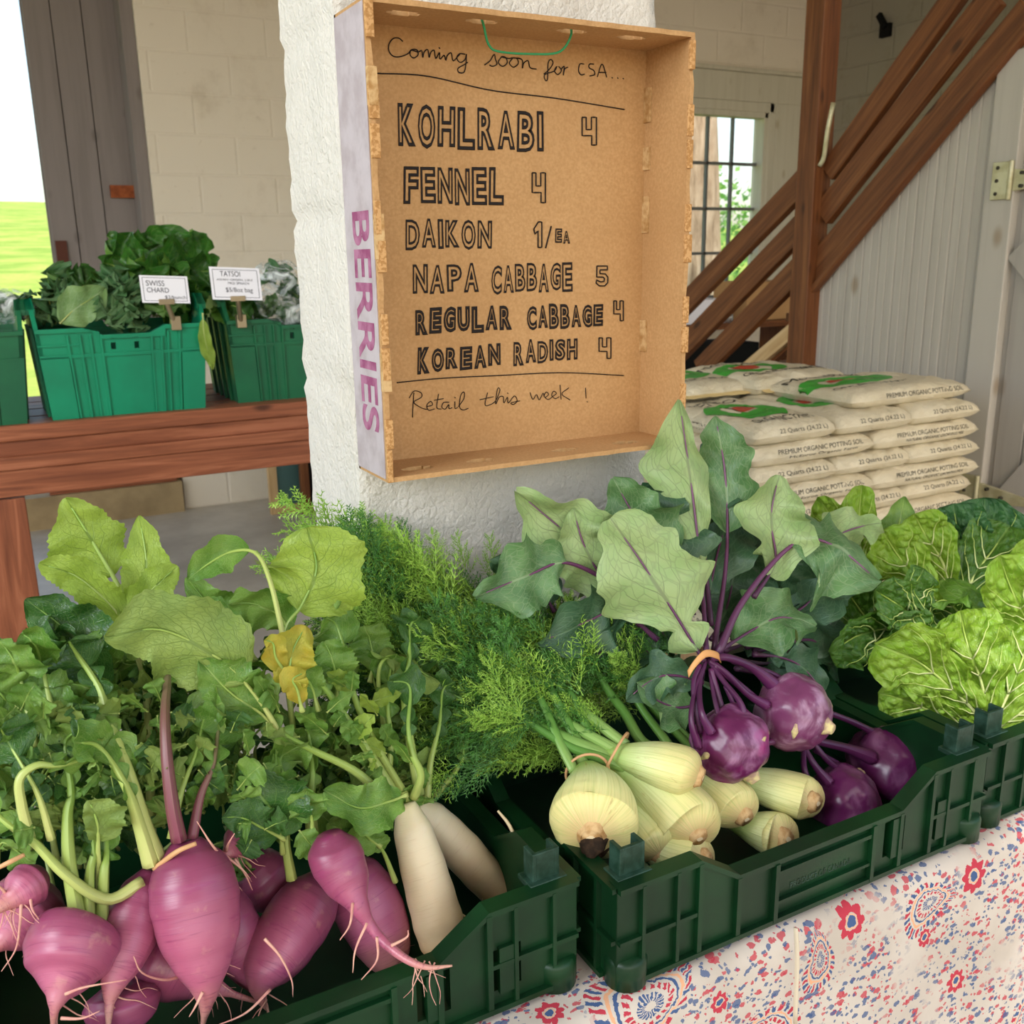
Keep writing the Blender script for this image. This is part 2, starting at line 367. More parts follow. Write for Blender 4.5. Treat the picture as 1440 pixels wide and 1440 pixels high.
M_['koh_pale'] = m_kohl('kohlrabi_pale_purple_skin', '#6c3458', '#a07c96', '#5a2248')
M_['koh_hot'] = m_kohl('kohlrabi_magenta_skin', '#5c1c48', '#8c5c80', '#98206e')
M_['koh_cut'] = flat('cut_kohlrabi_root', '#cdbf86', .7, .3, c2='#a88a78', nscale=120)
M_['rad_leaf'] = leaf_mat('radish_leaf', '#527f2a', '#86a450', '#a8bc6e', 6, .5, .24, .34, 22, .5, '#789c42')
M_['rad_leaf_bright'] = leaf_mat('bright_radish_leaf', '#9ab648', '#a8c05e', '#5f7c2a', 6, .5, .42, .38, 22, .62, '#aac455')
M_['rad_leaf_dark'] = leaf_mat('deep_green_radish_leaf', '#2b5420', '#5c823c', '#86a656', 6, .5, .18, .3, 22, .45, '#3a6628')
M_['rad_leaf_pale'] = leaf_mat('pale_underside_radish_leaf', '#8aa04c', '#8aa04c', '#56702e', 6, .5, .25, .5, 22, .55, '#789244')
M_['yellow_leaf'] = leaf_mat('yellowed_radish_leaf', '#a8a83a', '#b3a638', '#86922e', 6, .5, .3, .5, 22, .5, '#bca638')
M_['koh_leaf'] = leaf_mat('kohlrabi_leaf', '#4a7040', '#93ab72', '#a9b890', 6, .55, .15, .42, 14, .4, '#5f8550', .001)
M_['koh_leaf_pale'] = leaf_mat('pale_kohlrabi_leaf_underside', '#97ac72', '#8fa56a', '#56554a', 6, .55, .16, .48, 12, .5, '#8aa668', .001)
M_['koh_leaf_dark'] = leaf_mat('deep_kohlrabi_leaf', '#33543a', '#4f7048', '#7d9a74', 6, .55, .12, .4, 14, .35, '#3d6040', .001)
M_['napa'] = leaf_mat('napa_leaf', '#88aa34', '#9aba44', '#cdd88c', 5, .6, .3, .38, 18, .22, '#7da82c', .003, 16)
M_['napa_dark'] = leaf_mat('shaded_napa_leaf', '#3a651c', '#567f28', '#a0b864', 5, .6, .2, .36, 18, .3, '#4a7424', .003, 16)  # darker copy of the napa leaf, the rear cabbage's shade put into its colour
M_['savoy'] = leaf_mat('dark_savoy_leaf', '#2c5a30', '#45703c', '#86a870', 5, .6, .12, .42, 20, .3, '#3a6a34', .004, 22)
M_['napa_rib'] = m_stalk('white_napa_rib', '#d6d9a4', '#b9c874', '#9ab648')
M_['chard'] = leaf_mat('chard_leaf', '#2f5f24', '#5c8a30', '#8aa84c', 6, .5, .25, .3, 18, .5, '#3f7a2a', .003, 14)
M_['kale'] = leaf_mat('kale_leaf', '#3d6a3e', '#5f8452', '#9ab388', 6, .5, .15, .5, 18, .4, '#4f7c46', .003, 20)
M_['collard'] = leaf_mat('collard_leaf', '#6c9150', '#7d9e60', '#b3c49a', 6, .5, .2, .45, 14, .5, '#7a9c58')
def m_film():
    n = NT('clear_plastic_bag_film'); ob = n.coord(); n.fin((.9, .95, .93, 1), .25, .6); h = n.noise(ob, 16, 4, .6, 1.5); n.bump(h, 1, .01)
    tr = n.new('ShaderNodeBsdfTransparent'); ms = n.new('ShaderNodeMixShader'); n.l.new(n.ss(h, .38, .75), ms.inputs[0])
    n.l.new(tr.outputs[0], ms.inputs[1]); n.l.new(n.p.outputs[0], ms.inputs[2]); n.l.new(ms.outputs[0], n.out.inputs[0]); return n.m
M_['film'] = m_film()
def m_cloth():
    n = NT('block_printed_cotton'); uv = n.coord('UV')
    base = n.mix(n.ss(n.noise(uv, 9, 4), .35, .7), lin('#c4baae'), lin('#b5aa9d'))
    red, blue, peach = lin('#b23a48'), lin('#44597f'), lin('#d9a27c')
    wob = n.noise(uv, 95, 3, .65, 0, 1)
    vm = n.new('ShaderNodeVectorMath', operation='SCALE'); n.l.new(wob, vm.inputs[0]); vm.inputs['Scale'].default_value = .010
    va = n.new('ShaderNodeVectorMath', operation='ADD'); n.l.new(uv, va.inputs[0]); n.l.new(vm.outputs[0], va.inputs[1]); uw = va.outputs[0]
    def speck(scale, sx, rot, thr, seed):
        mp = n.new('ShaderNodeMapping'); n.l.new(uw, mp.inputs[0]); mp.inputs[3].default_value = (sx, 1, 1); mp.inputs[2].default_value = (0, 0, rot); mp.inputs[1].default_value = (seed, seed, 0)
        v = n.new('ShaderNodeTexVoronoi'); n.l.new(mp.outputs[0], v.inputs['Vector']); v.inputs['Scale'].default_value = scale
        r, g, b = n.sep(v.outputs['Color'])[:3]
        m = n.math('MULTIPLY', n.math('LESS_THAN', v.outputs['Distance'], thr), n.math('GREATER_THAN', g, .35))
        return m, n.mix(n.math('GREATER_THAN', r, .52), blue, red)
    dens = n.ss(n.noise(uv, 8, 3), .35, .49)
    col = base
    for a in ((95, .6, .6, .33, 0), (115, .5, -.7, .31, 3.3), (150, .8, .2, .30, 7.1), (85, .5, 1.5, .28, 11.3)):
        m, c = speck(*a); col = n.mix(n.math('MULTIPLY', n.math('MULTIPLY', m, dens), .86), col, c)
    x0, y0, _ = n.sep(uw)[:3]
    def local(cx, cy, ang, s):
        dx = n.math('SUBTRACT', x0, cx); dy = n.math('SUBTRACT', y0, cy); c, q = math.cos(ang) / s, math.sin(ang) / s
        return n.math('ADD', n.math('MULTIPLY', dx, c), n.math('MULTIPLY', dy, q)), n.math('SUBTRACT', n.math('MULTIPLY', dy, c), n.math('MULTIPLY', dx, q))
    def band(d, a, b): return n.math('MULTIPLY', n.math('GREATER_THAN', d, a), n.math('LESS_THAN', d, b))
    def paisley(col, cx, cy, ang, s, flip=1):
        x, y = local(cx, cy, ang, s)
        y2 = n.math('DIVIDE', n.math('SUBTRACT', n.math('MULTIPLY', y, flip), n.math('MULTIPLY', n.math('MULTIPLY', x, x), .22)), n.math('MAXIMUM', n.math('SUBTRACT', .56, n.math('MULTIPLY', x, .30)), .12))
        d = n.math('SQRT', n.math('ADD', n.math('MULTIPLY', x, x), n.math('MULTIPLY', y2, y2)))
        th = n.math('ARCTAN2', y2, x)
        col = n.mix(n.math('LESS_THAN', d, 1.02), col, base)
        f1 = n.math('FRACT', n.math('MULTIPLY', th, 5.1)); f2 = n.math('FRACT', n.math('MULTIPLY', th, 2.55))
        col = n.mix(n.math('MULTIPLY', band(d, .84, 1.08), n.math('GREATER_THAN', f1, .42)), col, n.mix(n.math('GREATER_THAN', f2, .5), blue, red))
        col = n.mix(band(d, .72, .79), col, peach); col = n.mix(band(d, .60, .66), col, blue)
        f3 = n.math('FRACT', n.math('MULTIPLY', th, 3.2))
        col = n.mix(n.math('MULTIPLY', band(d, .40, .54), n.math('GREATER_THAN', f3, .45)), col, red)
        return n.mix(n.math('MULTIPLY', band(d, .12, .3), n.math('GREATER_THAN', f3, .4)), col, blue)
    def flower(col, cx, cy, s):
        x, y = local(cx, cy, .3, s); d = n.math('SQRT', n.math('ADD', n.math('MULTIPLY', x, x), n.math('MULTIPLY', y, y)))
        th = n.math('ARCTAN2', y, x); w = n.math('MULTIPLY', n.math('ABSOLUTE', n.math('SINE', n.math('MULTIPLY', th, 4))), .3)
        col = n.mix(n.math('LESS_THAN', d, n.math('ADD', .95, w)), col, base)
        col = n.mix(n.math('MULTIPLY', n.math('GREATER_THAN', d, .5), n.math('LESS_THAN', d, n.math('ADD', .75, w))), col, red)
        col = n.mix(n.math('LESS_THAN', d, .32), col, blue); return n.mix(band(d, .36, .44), col, peach)
    def pz(x, y): p = A(x, y, .695); return p.x, p.z
    for (x, y, ang, s, fl) in ((918, 1405, .05, .062, 1), (1150, 1335, 1.45, .036, 1), (1305, 1258, .15, .046, -1), (1420, 1400, .9, .05, 1), (1075, 1430, 2.6, .05, 1)):
        col = paisley(col, *pz(x, y), ang, s, fl)
    for (x, y, s) in ((1197, 1286, .021), (1367, 1222, .022), (1293, 1304, .012), (1010, 1395, .012), (1330, 1360, .016), (800, 1420, .015)):
        col = flower(col, *pz(x, y), s)
    wv = n.noise(n.coord('UV', (900, 900, 1)), 1, 1); n.bump(wv, .08, .0008)
    return n.fin(col, .85, .15)
M_['cloth'] = m_cloth()
def box_struct(name, lo, hi, m, va=2): return struct(MB().box(lo, hi, va).build(name, mat(m)))
# ------------------------------------------------------------------ setting: ground, floor, walls
BW = 6.15
fl = box_struct('floor', (-3.2, -3.0, -.12), (6.3, BW + .25, 0), 'concrete')
def terrain():
    rows = []
    for i in range(40):
        r = 9 * (1.075 ** i) - 9 + BW + 0.3; row = []
        for j in range(41):
            x = -60 + 120 * j / 40; y = r
            h = -.10 + max(0, y - 12) * .05 + max(0, y - 30) * .02 + .25 * noise.noise(V((x * .08, y * .08, 0))) * min(1, max(0, (y - 9) / 15))
            row.append(V((x * (1 if i > 8 else 1), y, h)))
        rows.append(row)
    b = MB().grid(rows); return struct(b.build('ground', mat('grass')))
terrain()
# outdoor apron on the near side, left of the building
struct(MB().box((-14, -14, -.16), (14, -3.0, -.02)).build('trim_1', mat('curb')))
# back wall: left opening (with the sliding door behind), white block part, window
WX0, WX1, WZ0, WZ1 = 4.35, 5.66, 1.02, 2.58
bw = MB()
bw.box((1.0, BW, 0), (WX0, BW + .2, 3.6)); bw.box((WX1, BW, 0), (6.25, BW + .2, 3.6)); bw.box((WX0, BW, 0), (WX1, BW + .2, WZ0)); bw.box((WX0, BW, WZ1), (WX1, BW + .2, 3.6))
bw.box((-3.2, BW, 0), (-1.6, BW + .2, 3.6)); bw.box((-1.6, BW, 3.05), (1.0, BW + .2, 3.6))
struct(bw.build('wall_back', mat('block_wall')))
struct(MB().box((-1.6, BW - .06, 0), (.985, BW + .28, .19)).build('trim_2', mat('curb')))
box_struct('wall_right', (6.2, -0.2, 0), (6.4, BW + .2, 3.6), 'dark_wall')
cl_ = MB().box((.85, -.88, 3.6), (6.4, BW + .3, 3.75)); cl_.box((-3.4, -4.0, 3.6), (.85, BW + .3, 3.75)); struct(cl_.build('ceiling', mat('bead')))  # unseen; forward reach and stepped edge shaped to cut skylight, leaving sun on cabbages
# sliding door leaf hung outside the opening: upright boards, cross rail, rusty latch
DX0, DX1, DY = .46, 1.3, BW + .24
dm = MB(); x = DX0
for w in (.14, .16, .18, .15, .2):
    dm.box((x, DY, .24), (x + w - .006, DY + .035, 3.2), 2); x += w
sd = struct(dm.build('door_1', mat('slide')))
struct(MB().box((DX0 - .01, DY + .036, .24), (DX1, DY + .06, 3.2), 2).build('door_back', mat('slide'), sd))
struct(MB().box((.93, BW + .03, .2), (.998, DY - .005, 3.1), 2).build('door_jamb', mat('slide'), sd))
struct(MB().box((.80, DY - .03, 1.86), (.98, DY - .002, 1.93), 0).build('door_latch', flat('rusty_iron', '#a3592f', .8, .3, c2='#7a3d20', nscale=20), sd))
struct(MB().box((.47, DY - .02, 1.2), (.53, DY - .002, 1.62), 2).build('door_strap', flat('dark_rust', '#5a3428', .8, .3), sd))
# window
wf = MB(); c = .09
for lo, hi in (((WX0 - .02, BW - .03, WZ0 - .02), (WX0 + .04, BW + .1, WZ1)), ((WX1 - .05, BW - .03, WZ0 - .02), (WX1 + .02, BW + .1, WZ1 + .02)), ((WX0, BW - .03, WZ1 - .05), (WX1, BW + .1, WZ1 + .02)), ((WX0, BW - .06, WZ0 - .05), (WX1, BW + .1, WZ0 + .03))): wf.box(lo, hi)
win = struct(wf.build('window_1', mat('trimw'), bevel=.006))
cs = MB()
cs.box((WX1 + .02, BW - .035, .9), (WX1 + .26, BW, WZ1 + .02), 2); cs.box((WX0 - .2, BW - .035, WZ1 + .02), (WX1 + .26, BW, WZ1 + .22), 0); cs.box((WX0 - .22, BW - .06, WZ1 + .22), (WX1 + .28, BW, WZ1 + .25), 0)
cs.box((WX1 - .09, BW - .02, WZ0), (WX1 - .05, BW + .08, WZ1 - .05), 2); cs.box((WX0, BW - .02, WZ1 - .09), (WX1 - .05, BW + .08, WZ1 - .05), 0)
struct(cs.build('window_casing', mat('trimw'), win, bevel=.005))
mu = MB(); pw = (WX1 - .09 - WX0) / 5; ph = (WZ1 - .09 - WZ0) / 4.4
for i in range(1, 5): mu.box((WX0 + i * pw - .009, BW + .05, WZ0), (WX0 + i * pw + .009, BW + .08, WZ1 - .05), 2)
for k in range(1, 5): z = WZ1 - .09 - k * ph; mu.box((WX0, BW + .05, z - .010), (WX1 - .05, BW + .08, z + .013), 0)
struct(mu.build('window_muntins', mat('muntin'), win))
struct(MB().box((WX0, BW + .062, WZ0), (WX1 - .05, BW + .066, WZ1 - .05)).build('window_pane', mat('glass'), win))
# trees outside the window
def tree(name, label, x, y, r, h, crown=None, cn=0, tilt=0):
    t = thing(name, label, 'tree', (x, y, -.1))
    b = MB(); b.tube([(x, y, -.15), (x + tilt * .3, y, h * .4), (x + tilt, y + .2, h)], [r * 1.25, r, r * .9, r * .7], 20, 26, fn=lambda t_, a: 1 + .10 * math.sin(a * 5 + t_ * 6) + .05 * math.sin(a * 11))
    b.build('trunk', mat('bark'), t)
    if cn:
        f = MB()
        for i in range(cn):
            u = V((random.gauss(0, 1), random.gauss(0, 1), random.gauss(0, 1))).normalized() * (random.random() ** .4)
            p = V(crown[:3]) + V((u.x * crown[3], u.y * crown[3], u.z * crown[4])); s = random.uniform(.10, .22) * crown[5]
            q = V((random.gauss(0, 1), random.gauss(0, 1), random.gauss(0, 1))).normalized(); w = q.orthogonal().normalized()
            f.grid([[p, p + w * s * .4 + q * s * .5], [p - w * s * .4 + q * s * .5, p + q * s]])
        f.build('crown', mat('foliage'), t)
    return t
tree('big_tree', 'massive pale trunked tree close outside the barn window', 6.55, 8.7, .55, 7.0, tilt=.1)
tree('leafy_tree', 'leafy bright green tree seen through the right window panes', 12.6, 15.5, .16, 3.2, (12.6, 15.5, 1.6, 2.4, 1.5, .8), 2600)
tree('far_tree', 'pale distant tree on the meadow beyond the barn window', 18.0, 27.0, .25, 5.0, (18, 27, 2.2, 5.0, 2.0, 1.5), 1600)
# meadow grass fringe at far left
# ------------------------------------------------------------------ right side: beadboard wall under the stairs, door, stairs
BX = 3.0
def on(x, y, dx=0): return AX(x, y, BX + dx)
s0 = on(1134, 424); s1 = on(1440, 50)          # lower edge of the stringer
sl = (s1.z - s0.z) / (s1.y - s0.y)
def zst(y): return s0.z + (y - s0.y) * sl
by1 = s0.y + .02; bd = MB(); y = 1.0; pl = .075
DY1 = on(1388, 400).y                              # door opening edge
while y < by1 - .001:
    y2 = min(y + pl, by1); g = .006
    if y2 > DY1:
        ya = max(y, DY1)
        prof = [(ya, BX + g), (ya + .005, BX), ((ya + y2) / 2 - .004, BX), ((ya + y2) / 2, BX + .004), ((ya + y2) / 2 + .004, BX), (y2 - .005, BX), (y2, BX + g)]
        bd.grid([[V((p[1], p[0], zz if zz == 0 else max(.05, min(3.55, zst(p[0]))))) for p in prof] for zz in (0, 1)], smooth=False)
    y = y2
struct(bd.build('wall_stair', mat('bead'), fix=False))
box_struct('wall_stair_back', (BX + .02, DY1, 0), (BX + .08, by1, .62), 'dark_wall')
# door with frame
doo = struct(MB().box((BX + .012, .9, .02), (BX + .05, DY1 - .075, 2.02)).build('door_2', mat('door')))
fr = MB(); fr.box((BX - .022, DY1 - .075, 0), (BX + .05, DY1 + .03, 2.10), 2); fr.box((BX - .022, .9, 2.03), (BX + .05, DY1 - .075, 2.13), 1)
struct(fr.build('door_frame', mat('bead'), doo, bevel=.004))
gr = MB()
for k in range(9): yy = DY1 - .075 - .02 - k * .10; gr.box((BX + .004, yy - .0945, .04), (BX + .013, yy, 2.0), 2)
struct(gr.build('door_boards', mat('door'), doo, bevel=.003))
br = MB(); br.beam((BX - .004, DY1 - .10, .55), (BX - .004, DY1 - .85, 1.62), .02, .12, (0, .7, .7)); br.beam((BX - .004, DY1 - .1, 1.5), (BX - .004, DY1 - .9, .7), .016, .09, (0, .7, -.7))
struct(br.build('door_brace', mat('door'), doo, bevel=.003))
def hinge(z, big):
    t = MB(); t.box((BX - .034, DY1 - .06, z - .058), (BX - .024, DY1 + .0, z + .058))
    t.tube([(BX - .032, DY1 - .066, z - .06), (BX - .032, DY1 - .066, z + .06)], .008, 10)
    t.prism([(DY1 - .072, z + .034), (DY1 - .072, z - .034), (DY1 - big, z - .012), (DY1 - big - .012, z), (DY1 - big, z + .012)], lambda p, s: V((BX - .026 + s * .016, p[0], p[1])))
    o = t.build('door_hinge', mat('hinge'), doo, bevel=.0015); struct(o)
    sc_ = MB()
    for dy, dz in ((-.02, .04), (-.02, 0), (-.02, -.04), (-.105, .02), (-.105, -.02), (-.16, 0)): sc_.tube([(BX - .024, DY1 + dy, z + dz), (BX - .037, DY1 + dy, z + dz)], .006, 8)
    struct(sc_.build('hinge_screws', mat('bag_ink'), o))
h1 = on(1410, 255); h2 = on(1385, 692)
hinge(h1.z, .26); hinge(h2.z, .26)
# staircase: stringer, rails above it, newel post, treads
st = thing('staircase', 'brown wooden open staircase with plank rails climbing beside the grey boards', 'stairs', (BX + .4, 3.0, 0))
def plank(name, pts, w, m='stair_wood', dx=0.0, th=.038):
    """plank lying in the stair plane between two pixel points of its centre line"""
    p, q = on(*pts[0], dx), on(*pts[1], dx); return MB().beam(p, q, th, w, (0, 0, 1)).build(name, mat(m), st, bevel=.003)
plank('stringer', ((1142, 384), (1452, 14)), .10, dx=-.01)
plank('stringer_cap', ((1134, 420), (1452, 36)), .022, dx=-.03)
plank('rail', ((1158, 303), (1400, -7)), .095, dx=-.005)
plank('rail', ((1166, 243), (1350, -14)), .082, dx=-.005)
plank('rail', ((1140, 246), (950, 442)), .10, dx=-.005)
plank('rail', ((1138, 308), (940, 511)), .10, dx=-.005)
plank('rail', ((1136, 367), (985, 520)), .10, dx=-.005)
pb = on(1152, 470); pt = on(1160, 0)
MB().box((BX - .07, on(1150, 250).y - .05, .3), (BX + .02, on(1150, 250).y + .045, 3.58), 2).build('newel_post', mat('stair_wood'), st, bevel=.004)
plank('kick_board', ((1132, 452), (1048, 522)), .06, 'pale_wood', dx=-.05)
plank('kick_board', ((1120, 470), (1050, 530)), .07, 'stair_wood', dx=-.02)
py = on(1150, 250).y
for k in range(11):
    yy = py + .75 - k * .235; zz = zst(yy) - .02
    if zz > 0.1: MB().box((BX + .03, yy - .13, zz - .045), (BX + .95, yy + .12, zz - .01), 0).build('tread', mat('stair_wood'), st, bevel=.003)
MB().beam((BX + .97, py + .8, zst(py + .8) - .05), (BX + .97, py - 1.6, zst(py - 1.6) - .05), .04, .2).build('stringer', mat('stair_wood'), st)
# boxes standing on the stairs and a shelf behind
def carton(name, label, lo, hi, m): 
    o = MB().box(lo, hi, 2).build(name, mat(m), bevel=.004); return tag(o, label, 'box')
sh = thing('storage_shelf', 'dim storage shelf unit standing behind the stair rails under the window', 'shelf', (4.3, 5.4, 0))
MB().box((3.55, 5.1, 1.0), (5.2, 5.6, 1.04), 0).build('shelf_board', mat('stair_wood'), sh); MB().box((3.55, 5.1, .5), (5.2, 5.6, .54), 0).build('shelf_board', mat('stair_wood'), sh)
for xx in (3.55, 5.14): MB().box((xx, 5.1, 0), (xx + .06, 5.6, 1.0), 2).build('upright', mat('stair_wood'), sh)
carton('cardboard_carton', 'brown cardboard carton on the shelf near the window corner', (4.6, 5.15, 1.042), (5.05, 5.5, 1.30), 'cardboard')
carton('white_carton', 'small white carton on the shelf glimpsed between the stair rails', (4.05, 5.13, 1.042), (4.4, 5.4, 1.2), 'card')
carton('dark_crate', 'dark box low on the storage shelf behind the rails', (4.0, 5.12, .542), (4.7, 5.5, .9), 'dark')
jar = MB().tube([(4.5, 5.25, 1.042), (4.5, 5.25, 1.06), (4.5, 5.25, 1.19), (4.5, 5.25, 1.22)], [.05, .055, .055, .04], 16).build('glass_jar', mat('film')); tag(jar, 'clear glass jar beside the white carton behind the stair rails', 'jar')
ck = MB().box((BX + .06, 0, 0), (BX + .08, .01, .01))
# wall clip and hook
q = AX(1246, 40, 6.19); b = MB().box((6.165, q.y - .05, q.z - .06), (6.199, q.y + .04, q.z + .03)); b.beam(q + V((-.03, -.02, .0)), q + V((-.03, .05, .10)), .03, .04)
tag(b.build('wall_bracket', mat('dark')), 'small black bracket fixed high on the rough grey wall', 'bracket')
q = on(1172, 185, -.03); b = MB().tube([q + V((-.02, -.01, .10)), q + V((-.03, .0, .0)), q + V((-.02, .02, -.09)), q + V((-.02, .04, -.12))], .009, 8, 12)
tag(b.build('hanging_hook', mat('hinge')), 'pale metal hook hanging on the brown stair post', 'hook')
# ------------------------------------------------------------------ white block pillar
PX0, PX1, PY0, PY1, PZ = .420, .885, 1.205, 1.425, 3.6
def pillar():
    b = MB(); step = .014
    def disp(p, nrm):
        z = p.z; g = 0
        for zc in (1.335, 1.555, 1.775, 1.995, 1.115, .895):
            d = abs(z - zc + .006 * noise.noise(V((p.x * 9, p.y * 9, 0)))); g += math.exp(-(d / .009) ** 2)
        n_ = noise.noise(p * 17) * .003 + noise.noise(p * 45) * .0025 + noise.noise(p * 90) * .002
        return p + nrm * (n_ - .006 * g)
    zs = [0.0, .3, .6] + [.7 + i * step for i in range(int(1.4 / step))] + [2.3, 2.8, PZ]
    path = []
    def run(p, q, n_):
        nm = V(((q - p).y, -(q - p).x, 0)).normalized()
        nn = max(2, int((q - p).length / step))
        for i in range(nn): path.append((p.lerp(q, i / nn), nm))
    cs_ = [V((PX0, PY1, 0)), V((PX0, PY0, 0)), V((PX1, PY0, 0)), V((PX1, PY1, 0))]
    for i in range(4): run(cs_[i], cs_[(i + 1) % 4], 0)
    ctr = V(((PX0 + PX1) / 2, (PY0 + PY1) / 2, 0)); m = len(path)
    nms = []
    for i in range(m):
        a = (path[i - 1][1] + path[i][1] + path[(i + 1) % m][1]).normalized(); nms.append(a)
    P = []
    for z in zs:
        row = [disp(V((p.x, p.y, z)), nms[i]) for i, (p, _) in enumerate(path)]; row.append(row[0].copy()); P.append(row)
    b.grid(P); return struct(b.build('column', mat('pillar'), fix=False))
pil = pillar(); pil.name = 'trim_3'
# ------------------------------------------------------------------ market table and printed cloth
TX0, TX1, TY0, TY1, TZ = -.55, 2.0, .705, 1.195, .742
tb = thing('market_table', 'plain wooden trestle table hidden under the paisley printed cloth', 'table', (.7, .95, 0))
MB().box((TX0, TY0, TZ - .03), (TX1, TY1, TZ), 0).build('tabletop', mat('table_wood'), tb)
for lx in (TX0 + .1, TX1 - .15):
    for ly in (TY0 + .06, TY1 - .11): MB().box((lx, ly, 0), (lx + .05, ly + .05, TZ - .03), 2).build('leg', mat('table_wood'), tb)
def cloth():
    P = []; U = []; nx = 150
    prof = [(TY1 - .01, .747)] + [(TY0 + .02 + i * .08, .747) for i in range(5, -1, -1)] + [(TY0 + .006, .7465), (TY0 - .004, .744), (TY0 - .011, .738), (TY0 - .015, .73)] + [(TY0 - .016 - .05 * (k / 16) ** 1.2, .73 - .66 * k / 16) for k in range(1, 17)]
    for (y, z) in prof:
        r, u = [], []; dr = max(0, .73 - z)
        for j in range(nx + 1):
            x = TX0 + (TX1 - TX0) * j / nx
            w = dr * (.045 * math.sin(x * 9 + 1.5 * math.sin(x * 3.1)) + .02 * math.sin(x * 23 + 1)) + .0012 * noise.noise(V((x * 14, z * 14, y * 14)))
            r.append(V((x, y - max(-.008, w + dr * .03), z))); u.append((x, z if y < TY0 + .005 else z + (y - TY0)))
        P.append(r); U.append(u)
    o = MB().grid(P, U).build('tablecloth', mat('cloth')); tag(o, 'cream tablecloth block printed with red and blue paisleys under the dark green crates', 'tablecloth')
    q = A(1122, 1340, .69); s = MB().tube([A(1119, 1305, .676), A(1121, 1350, .672), A(1118, 1440, .668)], .003, 6, 10, sq=.4); s.build('seam', flat('cream_seam', '#c9bca4', .85, .1), o)
cloth()
